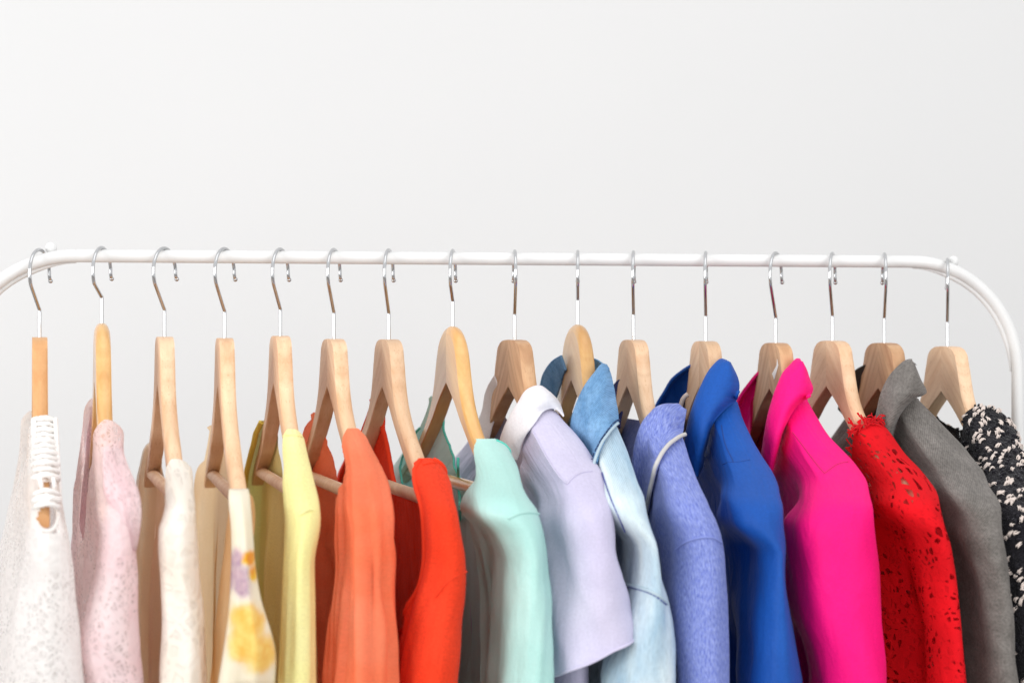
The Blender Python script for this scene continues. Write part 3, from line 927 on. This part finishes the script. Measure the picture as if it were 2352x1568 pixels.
# ================================================================= 3 ivory lace top
g = Garment(2, 'ivory_top', 'ivory lace sleeveless top with nude lining', 'top', M_CREAM_LACE,
    [(1052, 398, 430), (1060, 390, 436), (1080, 384, 441), (1150, 380, 447), (1195, 372, 450), (1215, 364, 451), (1260, 362, 455), (1350, 366, 461), (1450, 372, 470), (1568, 364, 479)],
    dnL=.30, dnR=.20, sleeve=False, crease=.8, fold=(.0030, 75, 8), seed=3, tb=(.010, .02), t_far=(.009, .014), vfar=(-.002, -.012), a=.03, openL=[(.0, .0004), (.10, .0008), (0.103, .004), (0.108, .011), (0.123, .022), (.14, .029), (.40, .032), (.44, .2)])
li = Garment(2, 'lining_tmp', 'x', 'x', M_NUDE, [(1056, 398, 428), (1150, 388, 440), (1300, 372, 450), (1568, 372, 470)], dnL=.30, dnR=.20, sleeve=False,
             fold=(.0015, 50, 4), seed=4, tb=(.007, .015), t_far=(.0085, .010), vfar=(-.002, -.010), a=.025, openL=[(.0, .0004), (.10, .0008), (0.103, .004), (0.108, .011), (0.123, .022), (.14, .036), (.40, .040), (.44, .2)], inset=.0035)
li.objs[0].parent = g.root; li.objs[0].name = 'lining'; bpy.data.objects.remove(li.root)

# ================================================================= 4 sheer printed blouse
g = Garment(3, 'printed_blouse', 'sheer nude blouse with yellow and purple flowers printed on its sleeve', 'blouse', M_CHIFFON,
    [(1121, 530, 566), (1128, 525, 571), (1140, 523, 573), (1200, 520, 577), (1260, 516, 580), (1330, 508, 575), (1420, 500, 570), (1500, 496, 565), (1568, 490, 560)],
    neck_far=.10, dnL=.34, dnR=.24, sleeve=False, crease=.8, fold=(.0035, 50, 5), seed=5, tb=(.010, .02), t_far=(.010, .016), vfar=(-.004, -.014), a=.03, openL=[(.0, .0004), (.12, .0008), (0.123, .004), (0.128, .011), (0.143, .022), (.16, .036), (.40, .042), (.44, .2)])
flutter(g, 'sleeve', [(1123, 527, 570, .176, .008), (1150, 526, 574, .192, .012), (1220, 532, 580, .206, .016), (1300, 532, 586, .212, .018), (1380, 528, 600, .216, .02), (1450, 520, 622, .218, .022), (1505, 512, 633, .218, .022), (1580, 500, 630, .215, .02)],
        .2, M_PRINT, seed=7, n=26, lift=.012)

# ================================================================= 5 pale yellow top
g = Garment(4, 'yellow_top', 'pale yellow jersey top with braided neck trim', 'top', M_YELLOW,
    [(984, 658, 686), (990, 652, 691), (1000, 649, 694), (1060, 648, 701), (1120, 648, 709), (1165, 650, 717), (1185, 652, 719), (1300, 646, 720), (1450, 641, 722), (1568, 637, 723)],
    dnL=.34, dnR=.2, sleeve=True, d_arm=.17, crease=.55, fold=(.0032, 85, 3), seed=6, tb=(.010, .02), t_far=(.010, .014), vfar=(-.002, -.008), a=.035, openL=[(.0, .0004), (.078, .0008), (0.081, .004), (0.086, .011), (0.108, .024), (.14, .032), (.40, .036), (.44, .2)])
e = g.neck_edge(-1, -1)
tube('neck_trim', e, .0028, M_OLIVE, g.root, 8)
g.cord('sleeve_seam', [(690, 1182), (702, 1174), (712, 1170), (719, 1172)], .0014, M_YELLOW, n=12)
g.cord('strap_seam', [(650, 1001), (670, 999), (693, 1003)], .0010, M_YELLOW, n=10)

# ================================================================= 6 coral blouse
g = Garment(5, 'coral_blouse', 'coral pink pleated crepe blouse', 'blouse', M_CORAL,
    [(982, 818, 834), (988, 808, 838), (1000, 803, 843), (1060, 794, 862), (1120, 789, 882), (1180, 784, 884), (1300, 777, 891), (1450, 764, 903), (1568, 756, 911)],
    neck_far=.078, dnL=.30, dnR=.155, sleeve=True, d_arm=.2, crease=.7, fold=(.0095, 105, 1.8), seed=7, tb=(.010, .024), t_far=(.009, .016), vfar=(-.004, -.014), sharp_fold=.8, lo_fold=-.05, openL=[(.0, .0004), (.076, .0008), (0.079, .004), (0.084, .011), (0.108, .028), (.14, .042), (.40, .046), (.44, .2)])

# ================================================================= 7 orange red T-shirt
g = Garment(6, 'tee_shirt', 'orange red cotton T-shirt with a round neck', 'T-shirt', M_TEE,
    [(1050, 984, 1006), (1056, 974, 1012), (1064, 971, 1016), (1100, 970, 1034), (1160, 975, 1045), (1220, 972, 1056), (1290, 963, 1068), (1315, 958, 1071), (1400, 940, 1066), (1500, 926, 1056), (1568, 918, 1049)],
    neck_far=.060, dnL=.285, dnR=.142, pn=2.6, sleeve=True, d_arm=.215, crease=.5, fold=(.0036, 65, 3.5), skew=.25, seed=8, tb=(.010, .022), t_far=(.009, .015), vfar=(-.002, -.006), a=.04, openL=[(.0, .0004), (.10, .0008), (0.103, .004), (0.108, .011), (0.128, .030), (.15, .036), (.195, .038), (.235, .075), (.28, .24)])
tube('neck_band', g.neck_edge(1), .0024, M_TEE, g.root, 8)
tube('neck_band', g.neck_edge(-1, 1), .0022, M_TEE, g.root, 8)
g.cord('shoulder_seam', [(972, 1068), (990, 1063), (1014, 1066)], .0010, M_TEE, n=10)
g.cord('armhole_seam', [(1000, 1372), (1020, 1345), (1035, 1330), (1052, 1320), (1070, 1312)], .0009, M_TEE, n=10)

# ================================================================= 8 mint satin top
g = Garment(7, 'mint_top', 'mint green satin top with a zip inside its neck', 'top', M_MINT,
    [(1006, 1133, 1150), (1010, 1122, 1158), (1018, 1114, 1166), (1060, 1100, 1184), (1100, 1092, 1196), (1150, 1084, 1216), (1178, 1080, 1234), (1230, 1120, 1246), (1300, 1138, 1252), (1450, 1138, 1259), (1568, 1130, 1266)],
    neck_far=.060, dnL=.31, dnR=.150, pn=2.4, sleeve=True, d_arm=.2, crease=.35, fold=(.0055, 42, 2.5), skew=.15, seed=9, tb=(.012, .014), t_far=(.010, .018), vfar=(-.004, -.014), vb=(0, .002), openL=[(.0, .0004), (.096, .0008), (0.099, .004), (0.104, .011), (0.128, .032), (.15, .085), (.18, .115), (.40, .125), (.44, .2)])
tube('neck_piping', g.neck_edge(1), .0012, M_MINT_EDGE, g.root, 8)
tube('neck_piping', g.neck_edge(-1, -1), .0012, M_MINT_EDGE, g.root, 8)
g.cord('zip', [(1052, 1050), (1052, 1070), (1054, 1110), (1058, 1160), (1056, 1210)], .0014, M_MINT_EDGE, n=24)
g.cord('sleeve_seam', [(1168, 1190), (1190, 1180), (1215, 1176), (1236, 1180)], .0010, M_MINT, n=12)

# ================================================================= 9 lavender shirt
g = Garment(8, 'lavender_shirt', 'lavender short sleeved shirt with a white collar', 'shirt', M_LAV,
    [(934, None, 1272, .0085), (948, None, 1283, .010), (962, None, 1291, .010), (1000, None, 1324, .011), (1040, None, 1354, .012), (1085, None, 1384, .014), (1110, None, 1394, .017), (1140, None, 1401, .019), (1200, None, 1411, .022), (1270, None, 1420, .024), (1350, None, 1431, .027), (1430, None, 1443, .030), (1500, None, 1454, .031), (1600, None, 1458, .031)],
    dnL=.26, dnR=.085, sleeve=True, d_arm=.19, crease=.45, fold=(.0070, 26, 4), skew=-.5, seed=10, tb=(.012, .022), t_far=(.010, .018), vfar=(0, -.01), a=.05, hem=(.262, .25, .48))
tube('hem', g.hem_pts, .0013, M_LAV, g.objs[1], 8)
sp = Garment(8, 'side_tmp', 'x', 'x', M_LAV, [(1110, 1250, 1360), (1200, 1250, 1350), (1568, 1245, 1345)], dnL=.16, dnR=.16, sleeve=False, fold=(.003, 40, 4), seed=21,
             tb=(.008, .016), t_far=(.007, .012), a=.04, ufun=lambda d: .062, far=False)
sp.objs[0].parent = g.root; sp.objs[0].name = 'side_panel'; bpy.data.objects.remove(sp.root)
cl, cg_ = g.loft('collar', [
    [(1268, 912, .03), (1245, 895, .04), (1216, 905, .045), (1197, 930, .045), (1178, 962, .04), (1160, 1004, .032), (1155, 1035, .03)],
    [(1264, 902, .045), (1240, 887, .056), (1212, 897, .06), (1193, 924, .058), (1173, 957, .053), (1152, 1001, .046), (1148, 1032, .042)],
    [(1284, 925, .052), (1262, 910, .068), (1235, 922, .076), (1214, 950, .074), (1194, 985, .068), (1172, 1022, .06), (1164, 1046, .054)],
    [(1289, 962, .055), (1280, 952, .072), (1267, 944, .08), (1250, 948, .082), (1236, 965, .081), (1222, 989, .078), (1206, 1018, .07), (1188, 1056, .06)]],
    M_WHITE, rest=3, off=.003, thick=.0018)
g.loft('collar', [
    [(1134, 862, -.035), (1122, 885, -.05), (1112, 915, -.06), (1106, 945, -.065), (1088, 1000, -.07)],
    [(1152, 895, -.03), (1146, 925, -.045), (1138, 955, -.05), (1130, 985, -.055), (1118, 1030, -.06)]], M_WHITE, thick=.0018)
g.cord('shoulder_seam', [(1225, 992), (1245, 1030), (1268, 1070), (1290, 1100), (1304, 1112)], .0007, M_LAV, n=20)
g.cord('armhole_seam', [(1304, 1112), (1312, 1100), (1335, 1085), (1360, 1082)], .0007, M_LAV, n=14)

# ================================================================= 10 pale denim jacket
g = Garment(9, 'denim_jacket', 'bleached pale denim jacket with a darker blue collar', 'jacket', M_DENIM_L,
    [(960, None, 1408, .0085), (985, None, 1420, .010), (1030, None, 1437, .012), (1080, None, 1454, .013), (1160, None, 1482, .017), (1260, 1432, 1511), (1340, 1430, 1525), (1385, 1426, 1533), (1450, 1412, 1540), (1568, 1382, 1546)],
    dnL=.30, dnR=.075, sleeve=True, d_arm=.215, crease=.25, fold=(.0042, 42, 4), skew=.2, seed=11, tb=(.011, .009), t_far=(.010, .016), vfar=(0, -.008), a=.045, mat_sleeve=M_DENIM_L)
g.loft('collar', [
    [(1394, 848, 0.040), (1386, 846, 0.046), (1372, 866, 0.052), (1354, 890, 0.056), (1342, 912, 0.056), (1330, 940, 0.056), (1322, 965, 0.054), (1316, 1000, 0.050), (1314, 1060, 0.046), (1316, 1100, 0.044)],
    [(1392, 839, 0.044), (1382, 839, 0.054), (1368, 857, 0.065), (1350, 881, 0.070), (1337, 905, 0.072), (1325, 933, 0.072), (1317, 960, 0.070), (1313, 985, 0.068), (1309, 1035, 0.064), (1311, 1085, 0.060)],
    [(1396, 848, 0.055), (1394, 868, 0.072), (1388, 892, 0.082), (1378, 915, 0.088), (1368, 940, 0.090), (1358, 970, 0.090), (1350, 1000, 0.088), (1346, 1040, 0.082), (1346, 1090, 0.076)],
    [(1394, 842, 0.055), (1403, 870, 0.064), (1410, 900, 0.070), (1414, 930, 0.076), (1420, 971, 0.082), (1409, 986, 0.088), (1397, 1005, 0.091), (1386, 1025, 0.092), (1379, 1050, 0.090), (1378, 1096, 0.084)]],
    M_DENIM, rest=3, off=.004, thick=.0026)
g.loft('collar', [
    [(1289, 815, -.02), (1271, 826, -.035), (1256, 843, -.045), (1245, 863, -.055), (1239, 890, -.062), (1236, 930, -.066)],
    [(1300, 850, -.014), (1296, 862, -.028), (1290, 880, -.036), (1282, 905, -.045), (1274, 935, -.052), (1268, 965, -.056)]], M_DENIM, thick=.0026)
g.loft('collar_stand', [
    [(1362, 822, .0), (1372, 826, .005), (1384, 834, .012), (1393, 842, .02)],
    [(1362, 850, .0), (1370, 852, .004), (1380, 858, .01), (1388, 866, .016)]], M_DENIM, thick=.0026)
g.cord('collar_edge', [(1419, 972), (1409, 987), (1397, 1006), (1386, 1026), (1379, 1051), (1377, 1074), (1379, 1094)], .0013, M_DENIM_L, off=.005, n=40)
g.stitches('collar_stitching', [(1416, 968), (1404, 984), (1393, 1003), (1383, 1022), (1376, 1045), (1373, 1068), (1376, 1090)], M_THREAD_D, r=.0006, off=.0055, length=.0035)
g.cord('yoke_seam', [(1384, 1085), (1394, 1120), (1408, 1155), (1424, 1190), (1436, 1220)], .0006, M_SEAM_PERI, n=18)
g.cord('armhole_seam', [(1434, 1341), (1455, 1345), (1480, 1352), (1505, 1362), (1532, 1385)], .0016, M_DENIM_L, n=20)
g.stitches('armhole_stitching', [(1434, 1346), (1455, 1350), (1480, 1357), (1505, 1368), (1531, 1390)], M_SEAM_PERI, r=.0005)

# ================================================================= 11 periwinkle jacket
g = Garment(10, 'periwinkle_jacket', 'periwinkle blue wool jacket with silvery piping round its collar', 'jacket', M_PERI,
    [(975, None, 1566, .0085), (1000, None, 1568, .010), (1030, None, 1577, .012), (1100, None, 1601, .014), (1160, None, 1628, .017), (1200, None, 1646, .019), (1238, None, 1658, .017), (1300, 1541, 1663), (1400, 1537, 1669), (1568, 1548, 1674)],
    dnL=.125, dnR=.075, sleeve=True, d_arm=.2, crease=.25, fold=(.0036, 34, 4), seed=12, tb=(.011, .009), t_far=(.010, .015), vfar=(0, -.006), a=.045)
g.loft('collar', [
    [(1552, 940, 0.050), (1533, 942, 0.056), (1514, 949, 0.062), (1500, 962, 0.064), (1487, 977, 0.066), (1477, 997, 0.066), (1470, 1022, 0.064), (1465, 1050, 0.062), (1462, 1090, 0.058), (1470, 1150, 0.054), (1482, 1200, 0.050)],
    [(1556, 929, 0.062), (1530, 930, 0.074), (1510, 937, 0.081), (1495, 951, 0.084), (1481, 966, 0.086), (1470, 988, 0.087), (1463, 1015, 0.086), (1457, 1043, 0.084), (1454, 1083, 0.080), (1460, 1140, 0.074), (1478, 1196, 0.066)],
    [(1566, 937, 0.070), (1550, 958, 0.086), (1536, 972, 0.094), (1520, 985, 0.098), (1506, 1002, 0.100), (1495, 1025, 0.100), (1487, 1050, 0.098), (1482, 1080, 0.094), (1478, 1115, 0.089), (1478, 1150, 0.082), (1484, 1190, 0.072)],
    [(1574, 941, 0.069), (1571, 958, 0.074), (1568, 980, 0.080), (1566, 1002, 0.088), (1549, 1015, 0.094), (1534, 1030, 0.097), (1521, 1052, 0.098), (1514, 1076, 0.096), (1509, 1100, 0.094), (1502, 1130, 0.088), (1492, 1186, 0.076)]],
    M_PERI, rest=3, off=.003, thick=.0026)
g.cord('piping', [(1566, 1004), (1549, 1017), (1534, 1031), (1521, 1053), (1514, 1077), (1509, 1101), (1502, 1131), (1492, 1188)], .0019, M_PIPING, off=.004, n=40)
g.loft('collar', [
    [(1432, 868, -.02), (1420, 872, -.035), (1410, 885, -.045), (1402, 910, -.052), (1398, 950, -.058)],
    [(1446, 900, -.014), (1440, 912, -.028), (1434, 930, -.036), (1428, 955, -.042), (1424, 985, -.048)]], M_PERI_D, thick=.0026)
g.cord('armhole_seam', [(1552, 1262), (1565, 1250), (1585, 1240), (1610, 1234), (1635, 1234), (1656, 1246)], .0011, M_PERI, n=24)

# ================================================================= 12 royal blue jacket
g = Garment(11, 'blue_jacket', 'royal blue smooth jacket with a rolled collar', 'jacket', M_BLUE,
    [(905, None, 1690, .0085), (930, None, 1697, .010), (960, None, 1705, .012), (1000, None, 1722, .014), (1040, None, 1745, .016), (1080, None, 1771, .018), (1110, None, 1784, .019), (1150, None, 1791, .021), (1200, None, 1793, .020), (1275, 1720, 1794), (1350, 1712, 1801), (1450, 1704, 1817), (1568, 1697, 1837)],
    dnL=.125, dnR=.06, sleeve=True, d_arm=.228, crease=.25, fold=(.0052, 22, 3), skew=-.2, seed=13, tb=(.011, .009), t_far=(.010, .015), vfar=(0, -.006), a=.05)
def jacket_collar(gm, F_, E_, mat, roll=.012, bul=.014, parent=None):
    n = 12
    f = catmull(F_, n); e = catmull(E_, n)
    inner = [(a + 8, b + 8, c - roll) for a, b, c in f]
    m1 = [tuple(lerp(x, y, .33) for x, y in zip(p, q)) for p, q in zip(f, e)]
    m2 = [tuple(lerp(x, y, .7) for x, y in zip(p, q)) for p, q in zip(f, e)]
    m1 = [(a, b, c + bul * .85) for a, b, c in m1]; m2 = [(a, b, c + bul * .9) for a, b, c in m2]
    return gm.loft('collar', [inner, f, m1, m2, e], mat, rest=4, off=.003, thick=.0030, m=24)
FB = [(1668, 830, .042), (1655, 827, .050), (1642, 839, .056), (1626, 861, .06), (1611, 890, .062), (1598, 920, .062), (1587, 955, .061), (1578, 990, .06), (1572, 1034, .057), (1576, 1066, .054), (1592, 1092, .052)]
EB = [(1675, 833, .050), (1684, 850, .054), (1694, 874, .058), (1696, 896, .062), (1684, 921, .068), (1664, 941, .074), (1648, 961, .077), (1637, 983, .078), (1631, 1009, .077), (1622, 1040, .072), (1612, 1072, .064), (1606, 1093, .056)]
co, _ = jacket_collar(g, FB, EB, M_BLUE)
g.cord('collar_edge', [(x + 1, y + 1) for x, y, _ in EB[3:]], .0014, M_BLUE, off=.0035, n=40, parent=co)
g.loft('collar', [
    [(1592, 836, -.03), (1567, 851, -.045), (1545, 869, -.055), (1529, 892, -.062), (1510, 925, -.068), (1500, 950, -.07)],
    [(1592, 850, -.042), (1570, 864, -.058), (1552, 882, -.068), (1540, 902, -.074), (1526, 930, -.078), (1516, 955, -.08)],
    [(1604, 900, -.036), (1594, 915, -.05), (1584, 930, -.058), (1576, 948, -.064), (1566, 970, -.068), (1556, 995, -.07)]], M_BLUE, thick=.003)
g.cord('shoulder_seam', [(1657, 976), (1663, 1010), (1672, 1035), (1680, 1050), (1684, 1060)], .0005, M_SEAM_BLUE, off=.0000, n=20)
g.cord('armhole_seam', [(1660, 1066), (1672, 1061), (1684, 1061), (1700, 1060), (1722, 1056)], .0005, M_SEAM_BLUE, off=.0000, n=16)
g.cord('hanging_loop', [(1580, 905, .02), (1569, 915, .018), (1563, 935, .016), (1562, 960, .014), (1566, 985, .012)], .0022, M_YARN_W, n=16)

# ================================================================= 13 hot pink jacket
g = Garment(12, 'pink_jacket', 'hot pink smooth jacket with a rolled collar', 'jacket', M_PINK,
    [(905, None, 1856, .0085), (925, None, 1859, .010), (960, None, 1877, .012), (1000, None, 1902, .014), (1030, None, 1930, .016), (1060, None, 1958, .018), (1095, None, 1983, .020), (1150, None, 1996, .024), (1217, 1822, 2000), (1330, 1815, 2011), (1429, 1823, 2024), (1504, 1842, 2033), (1568, 1855, 2041)],
    dnL=.125, dnR=.06, sleeve=True, d_arm=.228, crease=.25, fold=(.0046, 22, 3), skew=-.3, seed=14, tb=(.011, .009), t_far=(.010, .015), vfar=(0, -.006), a=.052)
FP = [(1838, 828, .042), (1829, 827, .048), (1814, 843, .054), (1799, 861, .058), (1787, 889, .06), (1777, 918, .061), (1768, 951, .061), (1761, 980, .06), (1754, 1022, .057), (1750, 1062, .053), (1756, 1082, .05)]
EP = [(1842, 834, .049), (1850, 850, .053), (1857, 873, .057), (1865, 891, .061), (1860, 906, .066), (1848, 915, .071), (1832, 929, .075), (1819, 949, .077), (1809, 975, .077), (1799, 1004, .075), (1790, 1040, .068), (1777, 1086, .056)]
co, _ = jacket_collar(g, FP, EP, M_PINK)
g.cord('collar_edge', [(x + 1, y + 1) for x, y, _ in EP[4:]], .0016, M_PINK, off=.0035, n=40, parent=co)
g.loft('collar', [
    [(1752, 846, -.03), (1727, 872, -.045), (1707, 899, -.055), (1689, 930, -.062), (1676, 960, -.066)],
    [(1750, 862, -.042), (1730, 886, -.056), (1714, 910, -.065), (1698, 942, -.072), (1688, 968, -.075)],
    [(1752, 905, -.036), (1742, 930, -.048), (1732, 955, -.056), (1724, 985, -.06), (1718, 1010, -.062)]], M_PINK, thick=.003)
g.cord('shoulder_seam', [(1820, 992), (1843, 1022), (1868, 1056), (1884, 1076), (1894, 1087)], .0006, M_SEAM_PINK, off=.0000, n=20)
g.cord('armhole_seam', [(1894, 1087), (1908, 1076), (1925, 1065), (1948, 1060)], .0006, M_SEAM_PINK, off=.0000, n=14)

# ================================================================= 14 red lace top
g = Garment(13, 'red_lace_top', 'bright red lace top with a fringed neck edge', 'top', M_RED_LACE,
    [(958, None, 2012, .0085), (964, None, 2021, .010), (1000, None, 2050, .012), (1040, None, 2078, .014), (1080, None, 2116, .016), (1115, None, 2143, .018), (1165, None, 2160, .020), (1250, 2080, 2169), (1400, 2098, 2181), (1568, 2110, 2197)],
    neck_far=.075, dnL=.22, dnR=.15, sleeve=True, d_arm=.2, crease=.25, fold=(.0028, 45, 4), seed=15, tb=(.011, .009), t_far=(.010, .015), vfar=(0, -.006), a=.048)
rnd = random.Random(5)
for k in range(46):
    x = rnd.random()
    bx, by = lerp(1968, 2022, x), lerp(985, 962, x) + rnd.uniform(-4, 10)
    p0 = g.on(bx, by, .001, .085)
    ang = rnd.uniform(-2.6, .2) if x > .3 else rnd.uniform(-3.6, -1.6)
    L = rnd.uniform(.004, .011)
    p = [p0]
    dirx, dirz = cos(ang), -sin(ang)
    cur = Vector(p0)
    curl = rnd.uniform(-.8, .8)
    for q in range(6):
        cur = cur + Vector((rnd.uniform(-.0002, .0006), cos(ang + curl * q * .4) * L / 6, -sin(ang + curl * q * .4) * L / 6 - .00025 * q))
        p.append(Vector(cur))
    tube('fringe_thread', p, [.0007, .0007, .0006, .0006, .0006, .0006, .0004], M_RED, g.root, 6)
e = g.neck_edge(-1, 1)
for k in range(60):
    b = e[min(len(e) - 1, int(len(e) * rnd.random() * .75))]
    cur = Vector(b); p = [Vector(cur)]
    ang = rnd.uniform(pi * .6, pi * 1.15); curl = rnd.uniform(-.5, .7)
    for q in range(5):
        cur = cur + Vector((-.0006, -.0004 + .0007 * cos(ang + curl * q), .0016 * sin(ang - .8 + curl * q)))
        p.append(Vector(cur))
    tube('fringe_thread', p, .0006, M_RED, g.root, 6)

# ================================================================= 15 grey wool coat
g = Garment(14, 'wool_coat', 'grey wool twill coat with a turned down collar', 'coat', M_GREY,
    [(905, None, 2106, .0085), (920, None, 2114, .010), (960, None, 2152, .012), (1000, None, 2190, .014), (1035, None, 2222, .016), (1075, None, 2254, .018), (1130, None, 2281, .021), (1205, 2213, 2290), (1350, 2200, 2302), (1500, 2196, 2332), (1568, 2195, 2345)],
    dnL=.125, dnR=.06, sleeve=True, d_arm=.228, crease=.25, fold=(.0045, 26, 3), skew=-.3, seed=16, tb=(.011, .009), t_far=(.011, .016), vfar=(0, -.006), a=.05)
FG = [(2095, 828, .042), (2086, 828, .048), (2072, 836, .054), (2052, 856, .06), (2037, 879, .063), (2027, 906, .064), (2019, 935, .064), (2013, 965, .062), (2010, 1010, .058), (2012, 1050, .054)]
EG = [(2098, 838, .05), (2108, 862, .054), (2118, 882, .058), (2126, 899, .062), (2120, 906, .066), (2102, 910, .071), (2082, 932, .076), (2066, 961, .078), (2056, 994, .076), (2046, 1050, .068)]
jacket_collar(g, FG, EG, M_GREY, bul=.012)
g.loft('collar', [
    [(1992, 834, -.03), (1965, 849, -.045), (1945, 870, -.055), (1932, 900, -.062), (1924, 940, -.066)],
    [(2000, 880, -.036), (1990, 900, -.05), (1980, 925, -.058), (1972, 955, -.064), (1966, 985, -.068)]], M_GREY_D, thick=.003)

# ================================================================= 16 black and white boucle jacket
g = Garment(15, 'boucle_jacket', 'black boucle jacket flecked with off white yarn, farthest right', 'jacket', M_TWEED,
    [(932, None, 2278, .0095), (940, None, 2296, .011), (955, None, 2312, .013), (985, None, 2331, .015), (1020, None, 2343, .016), (1060, None, 2356, .018), (1120, None, 2376, .02), (1200, None, 2395, .022), (1350, None, 2412, .022), (1568, None, 2432, .022)],
    neck_far=.06, dnL=.30, dnR=.078, sleeve=True, d_arm=.2, crease=.6, fold=(.0022, 60, 8), seed=17, tb=(.012, .022), t_far=(.011, .016), vfar=(0, -.006), a=.048)
rnd = random.Random(11)
nf = len(g.F)
areas = []
cand = []
for f, (vs_) in enumerate(g.F):
    P = [Vector(g.V[v]) for v in vs_]
    c = (P[0] + P[1] + P[2] + P[3]) / 4
    ar = ((P[2] - P[0]).cross(P[3] - P[1])).length / 2
    if -c.z < .40 and ar > 1e-8: cand.append((f, c, P, ar))
tot = sum(c[3] for c in cand)
import bisect
cum, acc = [], 0
for c in cand: acc += c[3]; cum.append(acc)
def pick():
    f, c, P, ar = cand[min(len(cand) - 1, bisect.bisect(cum, rnd.random() * tot))]
    n = (P[2] - P[0]).cross(P[3] - P[1]).normalized()
    a, b = rnd.random(), rnd.random()
    p = (P[0] * (1 - a) + P[1] * a) * (1 - b) + (P[3] * (1 - a) + P[2] * a) * b
    return p, n, (P[1] - P[0]).normalized()
Vk, Fk, Vw, Fw = [], [], [], []
def outward(p, n):
    mid = g.vc(-p.z)
    ref = Vector((p.x * .25, p.y - mid, 0))
    return n if n.dot(ref) > 0 else -n
for k in range(5200):
    p, n, tx = pick(); n = outward(p, n)
    ang = rnd.uniform(0, pi)
    tt = (tx * cos(ang) + n.cross(tx) * sin(ang)); L = rnd.uniform(.0022, .0045)
    pts = [p - tt * L * .5 - n * .0003, p - tt * L * .2 + n * rnd.uniform(.001, .0022), p + tt * L * .25 + n * rnd.uniform(.001, .0022), p + tt * L * .5 - n * .0003]
    tube_geo(pts, [.0006, .0011, .0011, .0006], 5, False, Vk, Fk)
o = mesh_obj('boucle_loops', Vk, Fk, M_YARN_K, g.root); o['kind'] = 'stuff'
for k in range(3400):
    p, n, tx = pick(); n = outward(p, n)
    ang = 1.05 + 1.1 * noise.noise((p.x * 30, p.y * 30, p.z * 30)) + rnd.gauss(0, .15)
    tt = (tx * cos(ang) + n.cross(tx) * sin(ang)); L = rnd.uniform(.0035, .008)
    side = n.cross(tt)
    for w in (-.0010, -.0001, .0009):
        l2 = L * rnd.uniform(.7, 1.1); sh = tt * rnd.uniform(-.001, .001); wv = side * rnd.uniform(-.0005, .0005)
        pts = [p + sh + side * w - tt * l2 * .5, p + sh + side * w - tt * l2 * .25 + n * .0019 + wv, p + sh + side * w + tt * l2 * .25 + n * .0021 - wv, p + sh + side * w + tt * l2 * .5]
        tube_geo(pts, [.0003, .00065, .0006, .0003], 5, False, Vw, Fw)
o = mesh_obj('white_flecks', Vw, Fw, M_YARN_W, g.root); o['kind'] = 'stuff'
